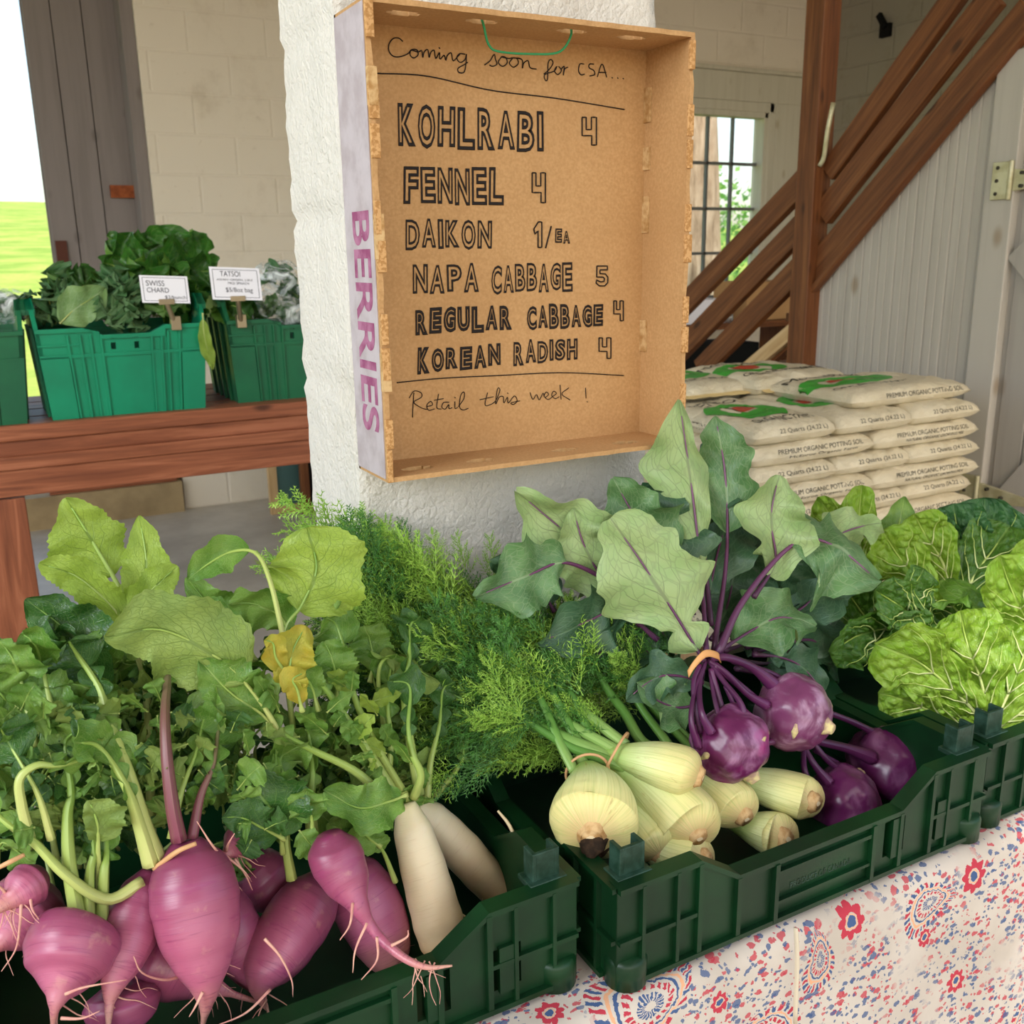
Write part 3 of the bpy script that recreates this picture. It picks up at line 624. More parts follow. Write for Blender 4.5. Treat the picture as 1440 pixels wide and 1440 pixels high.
# ------------------------------------------------------------------ dark green harvest crates
BZ = .749
def crate(name, label, x0, y0, W_=.578, Dp=.42, hc=.125, hl=.088, mk='crate', group='dark green harvest crates on the table', text=True, floor_t=.006):
    t = thing(name, label, 'crate', (x0 + W_ / 2, y0 + Dp / 2, BZ), group)
    x1, y1 = x0 + W_, y0 + Dp; T = .012; b = MB()
    def top(u, L):   # rim height profile along a wall
        c, s = .105, .055
        e = min(u, L - u)
        return hc if e < c else (hl if e > c + s else hc + (hl - hc) * (e - c) / s)
    def wall(p0, p1, nrm, slots=True, ez_=0):
        L = (p1 - p0).length; d = (p1 - p0) / L
        xs = sorted(set([0, .105, .16, L - .16, L - .105, L] + ([.395, .405, .421, .431, .475, .485, .501, .511] if L > .5 and slots else [])))
        if L > .5 and slots: xs = sorted(set(xs + [.165 + .0, .175, .191, .201]))
        holes = [(.395, .405), (.421, .431), (.475, .485), (.501, .511)] if L > .5 and slots else []
        if L > .5 and slots: xs = [v for v in xs if v not in (.175, .191, .201, .165)]
        def pr(a, bb, za, zb, zc, zd, t0=0, t1=T):
            c = []
            for tt in (t0, t1):
                for (u, z) in ((a, za), (bb, zb), (bb, zd), (a, zc)): c.append(p0 + d * u - nrm * tt + V((0, 0, BZ + z)))
            ids = [b.vert(q) for q in c]
            for q in ((0, 1, 2, 3), (7, 6, 5, 4), (0, 4, 5, 1), (3, 2, 6, 7), (0, 3, 7, 4), (1, 5, 6, 2)): b.flat.append(len(b.f)); b.f.append(tuple(ids[k] for k in q))
        for a, bb in zip(xs[:-1], xs[1:]):
            za, zb = top(a + 1e-6, L), top(bb - 1e-6, L)
            if any(abs(a - h[0]) < 1e-6 for h in holes): pr(a, bb, .004, .004, .028, .028); pr(a, bb, .076, .076, za, zb)
            else: pr(a, bb, .004, .004, za, zb)
        # rim lip following the profile, foot flange, mid rib, uprights
        for a, bb in ((0, .105), (.105, .16), (.16, L - .16), (L - .16, L - .105), (L - .105, L)):
            za, zb = top(a + 1e-6, L), top(bb - 1e-6, L); pr(a, bb, za - .005, zb - .005, za + .0015 - ez_, zb + .0015 - ez_, -.006 + ez_, T + .003)
        pr(0.02, L - .02, .006, .006, .012, .012, -.007, 0)
        for u in (.105, .16, L - .16, L - .105) if L > .5 else (.105, L - .105): pr(u - .003, u + .003, .008, .008, top(u, L) - .003, top(u, L) - .003, -.0065, 0)
        for u in (.03, .075, L - .075, L - .03): pr(u - .0022, u + .0022, .008, .008, hc - .003, hc - .003, -.0065, 0)
        for a, bb in ((0, .105), (L - .105, L)): pr(a + .0005, bb - .0005, .058, .058, .063, .063, -.0057, 0)
        if L > .5:   # label panel frame
            pr(.215, .37, .068, .068, .073, .073, -.006, 0); pr(.215, .37, .03, .03, .034, .034, -.006, 0)
            for u in (.215, .37): pr(u - .003, u + .003, .008, .008, hl - .004, hl - .004, -.0075, 0)
            for h0, h1 in (holes[:2], holes[2:]) if holes else (): pr(h0[1] - .001, h1[0] + .001, .026, .026, .08, .08, -.005, 0)
    wall(V((x0, y0, 0)), V((x1, y0, 0)), V((0, -1, 0))); wall(V((x1, y1, 0)), V((x0, y1, 0)), V((0, 1, 0)), False)
    e_ = .0006; wall(V((x0 - e_, y1 - e_, 0)), V((x0 - e_, y0 + e_, 0)), V((-1, 0, 0)), False, .0007); wall(V((x1 + e_, y0 + e_, 0)), V((x1 + e_, y1 - e_, 0)), V((1, 0, 0)), False, .0007)
    b.box((x0 + .01, y0 + .01, BZ + .002), (x1 - .01, y1 - .01, BZ + .002 + floor_t))
    b.build('body', mat(mk), t)
    for cx, cy, sx, sy in ((x0, y0, 1, 1), (x1, y0, -1, 1), (x0, y1, 1, -1), (x1, y1, -1, -1)):
        p = MB(); q = V((cx + sx * .028, cy + sy * .022, 0))
        p.box((q.x - .022, q.y - .014, BZ + hc - .004), (q.x + .022, q.y + .014, BZ + hc + .0025))
        p.box((q.x - .0155, q.y - .0075, BZ + hc + .001), (q.x + .0155, q.y - .003, BZ + hc + .0335), 2)
        p.box((q.x - .016, q.y - .008, BZ + hc), (q.x - .011, q.y + .012, BZ + hc + .034), 2); p.box((q.x + .011, q.y - .008, BZ + hc), (q.x + .016, q.y + .012, BZ + hc + .034), 2)
        p.build('stacking_peg', mat('crate_worn' if mk == 'crate' else mk), t, bevel=.001)
        c = MB(); c.tube([(cx + sx * .02, cy + sy * .012, BZ + .001), (cx + sx * .02, cy + sy * .012, BZ + .03), (cx + sx * .02, cy + sy * .012, BZ + .035)], [.023, .0235, .021], 20); c.build('corner_foot', mat(mk), t)
    return t
CX2, CY2 = .499, .712
c2 = crate('harvest_crate', 'dark green crate in the middle, full of fennel and purple kohlrabi', CX2, CY2)
c1 = crate('harvest_crate', 'dark green crate at left, full of purple radishes and daikon', CX2 - .605, .748)
c3 = crate('harvest_crate', 'dark green crate at the right edge, holding napa cabbages', CX2 + .594, .722)
# ------------------------------------------------------------------ lettering helpers
def text_mesh(s, outline=0.0, size=1.0, bold=0.0, res=6):
    c = bpy.data.curves.new('t', 'FONT'); c.body = s; c.size = size; c.resolution_u = res
    if outline: c.fill_mode = 'NONE'; c.bevel_depth = outline; c.bevel_resolution = 1
    if bold: c.offset = bold
    o = bpy.data.objects.new('t', c); COL.objects.link(o); bpy.context.view_layer.update()
    dg = bpy.context.evaluated_depsgraph_get(); me = o.evaluated_get(dg).to_mesh()
    vs = [V(v.co) for v in me.vertices]; fs = [tuple(p.vertices) for p in me.polygons]
    o.to_mesh_clear(); bpy.data.objects.remove(o); bpy.data.curves.remove(c); return vs, fs
def text_on(name, s, fn, m, parent, outline=0, bold=0, zs=1.0):
    """map text's unit box (0..1,0..1) through fn(u,v,w)"""
    vs, fs = text_mesh(s, outline, 1.0, bold)
    xs = [v.x for v in vs]; ys = [v.y for v in vs]; x0, x1, y0, y1 = min(xs), max(xs), min(ys), max(ys)
    b = MB(); b.v = [fn((v.x - x0) / (x1 - x0), (v.y - y0) / (y1 - y0), v.z * zs) for v in vs]; b.uv = [(0, 0)] * len(vs); b.f = fs
    return b.build(name, mat(m), parent, fix=False)
# raised words on the middle crate's label panel
p = V((CX2 + .222, CY2 - .0008, BZ))
for (s, z0, z1, ua, ub) in (('PRODUCT OF CANADA', .040, .048, .02, .118), ('A1-38-B HARVEST LUG 1 1/9 BU', .055, .062, .012, .138)):
    if s.startswith('A1'): continue
    text_on('raised_lettering', s, lambda u, v, w, z0=z0, z1=z1, ua=ua, ub=ub: p + V((ua + (ub - ua) * u, -w * .01, z0 + (z1 - z0) * v)), 'crate_worn', c2)
# ------------------------------------------------------------------ cardboard sign box hung on the pillar
SBY, SFY = PY0 - .012, 1.09
sg = thing('cardboard_sign', 'open brown cardboard fruit flat with handwritten produce list hung on the white pillar', 'sign', (.64, SBY, 1.5))
FX0, FX1, FZ0, FZ1 = .4165, .866, 1.236, 1.776
def strip_wall(name, a, b_, c_, d_, th, m, jag=0): pass
MB().box((FX0, SBY - .005, FZ0), (FX1, SBY, FZ1)).build('panel', mat('cardboard'), sg)
def side(name, axis, pos, lo, hi, inward, m):
    b = MB(); th = .006; n_ = 26
    # wavy torn outer edge
    P = []
    for k in (0, 1):
        row0 = []
    pts = []
    for i in range(n_ + 1):
        t = i / n_; q = lo + (hi - lo) * t; e = SFY + .002 * noise.noise(V((q * 40, pos * 7, 3))) + (.003 if (i % 7 == 3) else 0)
        pts.append((q, e))
    poly = [(lo, SBY)] + pts + [(hi, SBY)]
    f = (lambda p, s: V((pos + inward * th * s, p[1], p[0]))) if axis == 'x' else (lambda p, s: V((p[0], p[1], pos + inward * th * s)))
    b.prism(poly, f); return b.build(name, mat(m), sg)
lf = side('side_flap', 'x', FX0, FZ0, FZ1, 1, 'cardboard'); side('side_flap', 'x', FX1, FZ0, FZ1, -1, 'cardboard')
def lip(name, z, inw):
    # top / bottom wall with oval holes: strip split around holes
    th = .006; b = MB(); hx = [.475, .575, .70, .79] if inw < 0 else [.47, .56, .69, .79]
    nx = 180; ny = 20; yy0, yy1 = SFY, SBY
    keep = {}
    def inside(x, y): return any(((x - h) / .021) ** 2 + ((y - (SFY + .035)) / .010) ** 2 < 1 for h in hx)
    ids = {}
    for s in (0, 1):
        for i in range(nx + 1):
            for j in range(ny + 1):
                x = FX0 + .006 + (FX1 - FX0 - .012) * i / nx; y = yy0 + (yy1 - yy0) * j / ny
                if j == 0: y += .002 * noise.noise(V((x * 40, z, 3)))
                ids[s, i, j] = b.vert((x, y, z + inw * th * s), (x, y))
    def solid(i, j):
        if not (0 <= i < nx and 0 <= j < ny): return False
        return not inside(FX0 + .006 + (FX1 - FX0 - .012) * (i + .5) / nx, yy0 + (yy1 - yy0) * (j + .5) / ny)
    for i in range(nx):
        for j in range(ny):
            if not solid(i, j): continue
            for s in (0, 1):
                q = [ids[s, i, j], ids[s, i + 1, j], ids[s, i + 1, j + 1], ids[s, i, j + 1]]; b.flat.append(len(b.f)); b.f.append(tuple(q))
            for (di, dj, e) in ((-1, 0, ((i, j), (i, j + 1))), (1, 0, ((i + 1, j), (i + 1, j + 1))), (0, -1, ((i, j), (i + 1, j))), (0, 1, ((i, j + 1), (i + 1, j + 1)))):
                if not solid(i + di, j + dj):
                    (a0, a1), (b0, b1) = e; b.flat.append(len(b.f)); b.f.append((ids[0, a0, a1], ids[0, b0, b1], ids[1, b0, b1], ids[1, a0, a1]))
    return b.build(name, mat('cardboard'), sg)
lip('top_flap', FZ1, -1); lip('bottom_flap', FZ0, 1)
# printed outer face and corrugated edges
MB().box((FX0 - .0012, SFY + .006, FZ0 + .004), (FX0 - .0002, SBY - .002, FZ1 - .004)).build('printed_face', mat('card_print'), sg)
e = MB()
for (a, b_) in (((FX0 - .001, SFY - .003, FZ0), (FX0 + .008, SFY + .002, FZ1)), ((FX1 - .008, SFY - .003, FZ0 + .01), (FX1 + .001, SFY + .002, FZ1 - .004))):
    n_ = 13; zz = a[2]; 
    for i in range(n_):
        z2 = a[2] + (b_[2] - a[2]) * (i + 1) / n_
        if i % 3 != 2: e = MB(); e.box((a[0] + random.uniform(-.001, .001), a[1] + random.uniform(-.001, .002), zz), (b_[0] + random.uniform(-.002, .003), b_[1], z2 - random.uniform(.001, .006))); e.build('torn_edge', mat('corrugated'), sg, bevel=.001)
        zz = z2
for z, h in ((1.70, .045), (1.555, .05), (1.385, .045), (1.63, .03)): MB().box((FX1 - .0085, SBY - .02, z - h / 2), (FX1 - .0062, SBY - .004, z + h / 2)).build('slot_notch', mat('soil_root'), sg)
for z, h in ((1.685, .04), (1.525, .05), (1.37, .045)): MB().box((FX0 - .0016, SFY - .0035, z - h / 2), (FX0 + .009, SFY + .004, z + h / 2)).build('slot_notch', mat('soil_root'), sg)
PYI = SBY - .0054
text_on('printed_word', 'BERRIES', lambda u, v, w: V((FX0 - .0014 - w * .001, SBY - .028 - .058 * v, 1.555 - .262 * u)), 'magenta_print', sg, bold=.02)
def onp(x, y, w=0): q = A(x, y, PYI); q.y -= w; return q
GL = {'4': [(0, 1), (.27, 1), (.27, .56), (.62, .56), (.62, 1), (.95, 1), (.95, 0), (.64, 0), (.64, .34), (0, .34), (0, 1)], '1': [(.1, .72), (.62, 1), (1, 1), (1, 0), (.58, 0), (.58, .66), (.22, .52), (.1, .72)],
      '5': [(.12, 1), (.95, 1), (.95, .80), (.36, .80), (.36, .62), (.8, .60), (1, .42), (.98, .16), (.74, 0), (.3, 0), (.05, .14), (.1, .30), (.4, .2), (.68, .22), (.72, .38), (.6, .44), (.1, .44), (.12, 1)]}
def rowtext(s, x0, yt0, yb0, x1, yt1, yb1, thick=.040, name='marker_lettering'):
    """hand drawn hollow letters: each glyph gets its own slightly uneven box"""
    n = len(s.replace(' ', '')); tot = sum(.45 if ch in ' I1' else 1 for ch in s); u = 0; b = MB()
    for ch in s:
        w = .45 if ch in ' I1' else 1
        if ch != ' ':
            a0, a1 = (u + .06) / tot, (u + w - .06) / tot
            jt, jb = random.uniform(-2, 2), random.uniform(-2, 2); sk = random.uniform(-.05, .05)
            if ch in GL:
                q = [onp(x0 + (x1 - x0) * (a0 + (a1 - a0) * gx), yb0 + (yt0 - yb0) * gy, .0004) for gx, gy in GL[ch]]
                q = [q[k].lerp(q[k + 1], e / 3) for k in range(len(q) - 1) for e in range(3)] + [q[-1]]
                b.tube(q, .0010, 5, ref=(0, 1, .01)); u += w; continue
            vs, fs = text_mesh(ch, thick * .88, 1.0, .03, 3)
            xs = [v.x for v in vs]; ys = [v.y for v in vs]; X0, X1, Y0, Y1 = min(xs), max(xs), min(ys), max(ys); off = len(b.v)
            for v in vs:
                uu = a0 + (a1 - a0) * (v.x - X0) / (X1 - X0); vv = (v.y - Y0) / (Y1 - Y0)
                yt = yt0 + (yt1 - yt0) * uu + jt; yb = yb0 + (yb1 - yb0) * uu + jb
                b.v.append(onp(x0 + (x1 - x0) * (uu + sk * (vv - .5) / tot), yb + (yt - yb) * vv, max(.0001, v.z * .004 + .0004))); b.uv.append((0, 0))
            b.f += [tuple(k + off for k in f) for f in fs]
        u += w
    return b.build(name, mat('ink'), sg, fix=False)
rowtext('KOHLRABI', 558, 145, 206, 766, 157, 213); rowtext('4', 817, 165, 204, 841, 165, 204)
rowtext('FENNEL', 566, 234, 287, 710, 236, 289); rowtext('4', 747, 243, 285, 769, 243, 285)
rowtext('DAIKON', 569, 308, 350, 693, 309, 350); rowtext('1', 747, 312, 348, 764, 312, 348, .03); rowtext('EA', 780, 323, 342, 802, 323, 342, .05)
rowtext('NAPA', 579, 374, 414, 675, 370, 410); rowtext('CABBAGE', 690, 373, 413, 806, 369, 408); rowtext('5', 836, 374, 402, 856, 374, 402, .06)
rowtext('REGULAR', 583, 436, 471, 721, 427, 464, .062); rowtext('CABBAGE', 740, 430, 463, 849, 426, 458, .056); rowtext('4', 862, 423, 451, 878, 423, 451, .05)
rowtext('KOREAN', 586, 490, 526, 705, 482, 513, .06); rowtext('RADISH', 721, 480, 514, 813, 476, 505, .05); rowtext('4', 841, 475, 504, 861, 475, 504, .05)
def pen(strokes, off, sc, r, name, m='ink', smooth=True):
    b = MB()
    for s in strokes:
        q = [onp(off[0] + x / sc, off[1] + y / sc, .0004) for x, y in s]
        if len(q) == 1: q = [q[0], q[0] + V((.0016, 0, -.001))]
        b.tube(q, r, 5, rows=max(3, len(q) * 4) if len(q) > 2 else 3, ref=(0, 1, 0.01))
    return b.build(name, mat(m), sg, fix=False)
for ln_ in ([(524, 103), (600, 107), (690, 127), (780, 138), (878, 154)], [(558, 538), (620, 532), (700, 528), (790, 524), (877, 528)]): pen([ln_], (0, 0), 1, .0008, 'ruled_line')
pen([[(775, 318), (767, 349)]], (0, 0), 1, .0011, 'marker_lettering')
pen([[(325, 150), (310, 138), (290, 140), (275, 160), (275, 185), (290, 203), (315, 205), (345, 193), (355, 180), (375, 180), (380, 198), (365, 210), (352, 200), (355, 182), (380, 188), (393, 183), (397, 208), (402, 188), (415, 180), (420, 208), (426, 190), (438, 182), (444, 212), (457, 190), (459, 214), (474, 200), (480, 218), (486, 200), (500, 192), (507, 220), (530, 197)],
     [(550, 196), (530, 195), (520, 210), (532, 226), (550, 215), (555, 196), (552, 240), (545, 262), (528, 262), (524, 248), (545, 235), (560, 225)], [(455, 172)],
     [(620, 235), (640, 220), (655, 197), (660, 215), (665, 232), (650, 240), (638, 235)], [(682, 205), (670, 225), (685, 240), (702, 228), (697, 208), (682, 206), (708, 212), (722, 210), (710, 228), (725, 243), (742, 230), (737, 212), (722, 210), (755, 215), (757, 247), (762, 228), (778, 220), (785, 245), (808, 250)], [(687, 186)],
     [(835, 268), (855, 250), (868, 228), (860, 215), (850, 230), (848, 285), (840, 290), (838, 270), (872, 257), (882, 240), (873, 256), (885, 270), (898, 255), (888, 240)], [(898, 250), (908, 240), (905, 272), (910, 250), (922, 243)],
     [(980, 232), (965, 232), (960, 255), (968, 270), (982, 268)], [(1015, 232), (1000, 232), (998, 245), (1015, 255), (1018, 270), (1000, 275)], [(1028, 278), (1045, 232), (1062, 280)], [(1035, 262), (1060, 262)], [(1080, 280)], [(1100, 281)], [(1120, 283)]],
    (440, 0), 2.571, .00072, 'pen_lettering')
pen([[(365, 545), (362, 590), (360, 635)], [(348, 565), (365, 540), (390, 545), (392, 562), (365, 580), (392, 600), (412, 606)], [(410, 596), (432, 590), (426, 577), (412, 590), (418, 609), (440, 604)], [(454, 550), (448, 598), (464, 605)], [(492, 580), (473, 581), (466, 597), (478, 605), (491, 588), (492, 603), (503, 600)], [(513, 577), (514, 602), (523, 599)], [(526, 596), (546, 566), (546, 543), (534, 556), (530, 596), (543, 608), (562, 602)], [(438, 573), (472, 567)], [(512, 562)],
     [(631, 545), (622, 588), (638, 590), (660, 575), (676, 537), (667, 532), (660, 587), (673, 562), (688, 560), (690, 583), (703, 562), (706, 583), (728, 557), (738, 575), (725, 588), (716, 582), (748, 575)], [(603, 571), (652, 560)], [(702, 546)],
     [(785, 545), (795, 570), (808, 552), (818, 572), (832, 547), (838, 562), (852, 552), (843, 543), (836, 558), (850, 570), (866, 560), (880, 548), (870, 540), (863, 555), (876, 567), (890, 560)], [(893, 517), (897, 570)], [(925, 528), (900, 550), (930, 572)], [(985, 528), (987, 565)], [(990, 577)]],
    (440, 340), 2.571, .0006, 'pen_lettering')
# green string tied through the top holes
h = lambda x, dz=0, dy=0: V((x, SFY + .035 + dy, FZ1 + dz))
s = MB(); s.tube([h(.575, .004, .004), h(.575, -.012, -.006), h(.584, -.030, .0), h(.60, -.036, .004), h(.65, -.034, .01), h(.685, -.03, .004), h(.697, -.012, -.004), h(.70, .004, .004)], .0015, 6, 40)
s.tube([h(.575, .006, .004), h(.6, .012, .03), h(.64, .016, .07), h(.675, .012, .03), h(.70, .006, .004)], .0015, 6, 24)
tag(s.build('hanging_string', mat('string')), 'thin green string looped through the holes along the top of the cardboard sign', 'string')
# ------------------------------------------------------------------ leaves
def prof_ovate(t): return max(0, math.sin(math.pi * min(1, t ** .8 * .985 + .01))) ** .75
def prof_round(t): return max(0, math.sin(math.pi * (t * .98 + .015))) ** .55
def prof_lyrate(t):
    if t < .36:
        return .10 + .32 * abs(math.sin(t / .36 * math.pi * 2)) ** .8
    return .12 + .88 * max(0, math.sin(math.pi * ((t - .36) / .64 * .97 + .02))) ** .62
def prof_kohl(t):
    if t < .22: return .06 + .42 * abs(math.sin(t / .22 * math.pi)) ** .8
    u = (t - .22) / .78; return .06 + .94 * max(0, math.sin(math.pi * (u ** .82 * .97 + .02))) ** .6
def prof_fan(t): return (.22 + .78 * min(1, t / .62) ** .9) * (1 if t < .8 else max(0, 1 - ((t - .8) / .2) ** 2) ** .5 * .98 + .02)
def prof_small(t): return .04 + .30 * abs(math.sin(t * math.pi * 5.5)) * (.4 + .6 * t) if t < .72 else .04 + .62 * max(0, math.sin(math.pi * ((t - .72) / .28 * .96 + .03))) ** .7
def leaf(root, path, hw, m, sm, t0=.4, prof=prof_lyrate, roll=0, twist=0, cup=.15, ruf=.16, rn=3, jag=.10, jn=11, rows=46, cols=12, sr=.0034, face=None, name='leaf', seed=None, blist=0, ribs=0, lop=(1, 1), stalk='stalk', sr1=.16, tend=.9, lob=.09):
    rnd = random.Random(seed if seed is not None else random.random())
    pts = cr(path, 61); n61 = 60
    ph = rnd.random() * 7; ph2 = rnd.random() * 7
    # frames
    fr_ = []; prev = None
    for i, p in enumerate(pts):
        T = (pts[min(i + 1, n61)] - pts[max(i - 1, 0)]).normalized()
        if prev is None:
            F = (V(face) if face is not None else (CAM - p)).normalized(); S = T.cross(F)
            if S.length < 1e-3: S = T.orthogonal()
        else: S = prev - T * prev.dot(T)
        S.normalize(); prev = S
        a = roll + twist * i / n61; N = S.cross(T)
        fr_.append((S * math.cos(a) + N * math.sin(a), N * math.cos(a) - S * math.sin(a)))
    def mid(t):
        u = t * n61; k = min(int(u), n61 - 1); q = u - k
        return pts[k].lerp(pts[k + 1], q), fr_[k][0].lerp(fr_[k + 1][0], q), fr_[k][1].lerp(fr_[k + 1][1], q)
    def surf(tau, s):
        P, S, N = mid(t0 + (1 - t0) * tau); w = hw * prof(tau) * (lop[0] if s < 0 else lop[1])
        if jag:
            sw = ((tau * jn + ph + (0 if s > 0 else .37)) % 1.0); w *= 1 + jag * (sw if sw < .7 else (1 - sw) / .3 * .7) * (1 if abs(s) > .6 else .4) - jag * .4
        w *= 1 + lob * math.sin(tau * 11 + ph + (2 if s > 0 else 0)) + lob * .7 * math.sin(tau * 23 + ph2 + (1 if s > 0 else 0))
        a = abs(s); pr = prof(tau)
        z = cup * hw * (a ** 1.6) * pr + ruf * hw * (a ** 1.7) * math.sin(math.tau * rn * tau + ph2 + (1.9 if s > 0 else 0)) * min(1, pr + .2)
        z += .05 * hw * math.sin(tau * 13 + s * 4 + ph) + .10 * hw * math.sin(tau * 6 + ph2) * a
        X = P + S * (s * w) + N * z
        if blist:
            q = X * 60; d = noise.voronoi(q)[0]; X = X + N * (blist * min(.6, d[1] - d[0]) * min(1, a * 5) * min(1, pr * 2))
        return X, N
    P = []; U = []
    for i in range(rows):
        tau = i / (rows - 1); r = []; u = []
        for j in range(cols + 1):
            s = -1 + 2 * j / cols; r.append(surf(tau, s)[0]); u.append(((s + 1) / 2, tau))
        P.append(r); U.append(u)
    o = MB().grid(P, U).build(name, mat(m), root, fix=False)
    te = t0 + (1 - t0) * tend; k = 26; b = MB()
    b.tube([mid(te * i / k)[0] for i in range(k + 1)], lambda t: sr * (1 - .45 * min(1, t / max(t0, .05)) if t * te < t0 else max(sr1, .5 - (.5 - sr1) * (t * te - t0) / max(.01, te - t0))), 8)
    if ribs:
        for i in range(ribs):
            ta = .06 + .62 * i / ribs
            for sd in (-1, 1):
                q = []
                for e in range(9):
                    x, N = surf(min(.97, ta + e / 8 * .36), sd * (.02 + .86 * (e / 8) ** .8)); q.append(x + N * blist * .22)
                b.tube(q, [sr * .2, sr * .05], 5)
    b.build(stalk, mat(sm), o, fix=False)
    return o
def rj(a): return random.uniform(-a, a)
# ------------------------------------------------------------------ purple radishes
RG = 'purple radishes in the left crate'
def rootlets(root, pts, n, ln, m='rootlet'):
    for i in range(n):
        b = MB(); p = V(pts[-3 if len(pts) > 3 else -1]).lerp(V(pts[-1]), random.random() * .8); d = V((rj(1), -.4 + rj(.6), -.7 + rj(.5))).normalized()
        q = [p]; 
        for k in range(4): d = (d + V((rj(.4), rj(.4), rj(.4) - .1))).normalized(); q.append(q[-1] + d * ln * .25)
        b.tube(q, [.0009, .0002], 5, 12); b.build('rootlet', mat(m), root, fix=False)
def radish(label, pts, radii, extra=(), nroot=5, m='radish', name='purple_radish', group=RG, cat='radish', rl='rootlet'):
    """pts: pixel x, y and distance back Y along the root from crown to tail tip"""
    q = [A(*p) for p in pts]; t = thing(name, label, cat, q[0], group)
    ph = random.random() * 9
    MB().tube(q, radii, 28, 56, vs=1.0, fn=lambda tt, a: 1 + .018 * math.sin(a * 3 + ph + tt * 5) + .012 * math.sin(tt * 40 + ph) ).build('root', mat(m), t, fix=False)
    rootlets(t, q, nroot, .04, rl)
    for e in extra: MB().tube([A(*p) for p in e], [.0016, .0004], 6, 16).build('rootlet', mat(rl), t, fix=False)
    t['_crown'] = tuple(q[0]); return t
def mm(px, Y=.83): return px
prf = lambda r, tail=.003: [r * .35, r * .78, r * .97, r, r * .96, r * .84, r * .62, r * .36, r * .17, tail, tail * .5]
prr = lambda r, tail=.0025: [r * .5, r * .88, r, r * .97, r * .85, r * .55, r * .25, r * .1, tail, tail * .6]
RA = radish('largest purple radish, front and centre of the left crate, tail pointing straight down', [(262, 1182, .865), (272, 1250, .845), (282, 1330, .82), (290, 1400, .80), (284, 1450, .795)], prf(.0405), [[(312, 1205, .85), (296, 1185, .84), (277, 1155, .84)], [(285, 1395, .79), (275, 1415, .785), (266, 1430, .78)]], 9)
RB = radish('round pale pink radish at the lower left of the left crate', [(116, 1296, .855), (104, 1325, .84), (92, 1370, .82), (78, 1415, .80), (74, 1450, .795)], prr(.0415), [[(92, 1398, .79), (120, 1388, .78), (178, 1378, .775)], [(86, 1432, .79), (115, 1432, .78), (140, 1422, .775)]], 4)
RD = radish('slim purple radish leaning between the round pink one and the largest one', [(214, 1224, .875), (192, 1285, .86), (172, 1345, .835), (156, 1400, .815), (152, 1450, .80)], prf(.0265), (), 4)
RC = radish('purple radish half hidden behind the right side of the largest one', [(300, 1235, .905), (322, 1300, .885), (346, 1350, .87), (364, 1392, .855), (372, 1410, .85)], prf(.029), (), 3)
RE = radish('purple radish lying sideways beneath the largest one, tail to the right', [(190, 1338, .88), (222, 1350, .87), (268, 1372, .855), (320, 1395, .84), (372, 1412, .83)], prr(.034), [[(262, 1370, .82), (232, 1378, .80), (200, 1368, .79), (188, 1345, .785)]], 6)
RF = radish('shadowed purple radish at the bottom of the crate, cut by the lower edge', [(168, 1385, .845), (172, 1420, .835), (178, 1455, .83), (182, 1490, .825)], prr(.034), (), 2)
RG1 = radish('small pale radish with a fan of side roots at the far left edge', [(56, 1232, .88), (38, 1246, .87), (18, 1262, .86), (-14, 1285, .85)], [.012, .020, .018, .008, .003], [[(30, 1262, .855), (28, 1300, .845), (22, 1335, .84), (2, 1366, .835)], [(42, 1258, .855), (46, 1280, .845), (60, 1299, .84)], [(10, 1258, .86), (-2, 1246, .855), (-20, 1240, .85)]], 10)
RG2 = radish('dark purple radish in the shade behind the small one with side roots', [(62, 1248, .925), (30, 1290, .905), (2, 1325, .885), (-30, 1352, .87)], prr(.038), (), 3)
RH = radish('large purple radish slanting down left just right of the centre one', [(452, 1232, .895), (432, 1272, .88), (398, 1325, .855), (372, 1372, .835), (366, 1402, .825), (376, 1420, .82)], prf(.0345), [[(372, 1320, .80), (394, 1345, .79), (410, 1378, .785), (412, 1402, .785)], [(380, 1392, .79), (345, 1425, .775), (300, 1444, .77)]], 6)
RI = radish('small pink radish lying on top with a long curved tail over the crate rim', [(462, 1172, .845), (470, 1200, .838), (488, 1240, .82), (505, 1275, .80), (528, 1312, .785), (565, 1345, .755), (600, 1360, .735), (636, 1358, .728)], [.012, .0255, .027, .022, .012, .0065, .0052, .0042, .0033, .0022, .001], [[(496, 1270, .79), (492, 1300, .775), (478, 1322, .77)], [(516, 1298, .775), (500, 1335, .765), (496, 1368, .765)], [(530, 1318, .765), (530, 1350, .76), (508, 1378, .755)], [(550, 1330, .75), (572, 1318, .75), (574, 1308, .75)]], 7)
RJ = radish('plump purple radish beneath the long tailed one, beside the white daikon', [(482, 1210, .915), (502, 1245, .90), (524, 1290, .88), (543, 1335, .86), (556, 1368, .85)], [.014, .030, .036, .037, .035, .030, .022, .010], (), 4)
RK = radish('tiny brownish radish with hairy roots tucked above the largest one', [(352, 1168, .895), (338, 1182, .885), (322, 1198, .87), (304, 1212, .855)], [.010, .016, .016, .009, .003, .001], [[(318, 1196, .865), (322, 1185, .85), (330, 1172, .845)], [(315, 1202, .86), (340, 1222, .85), (352, 1236, .85)], [(330, 1208, .86), (345, 1230, .855), (355, 1252, .855)]], 8)
RL = radish('dim purple radish in the gap behind the one slanting left', [(345, 1205, .955), (380, 1245, .94), (412, 1275, .925), (440, 1300, .915)], prr(.031), (), 2)
DG = 'white daikon in the left crate'
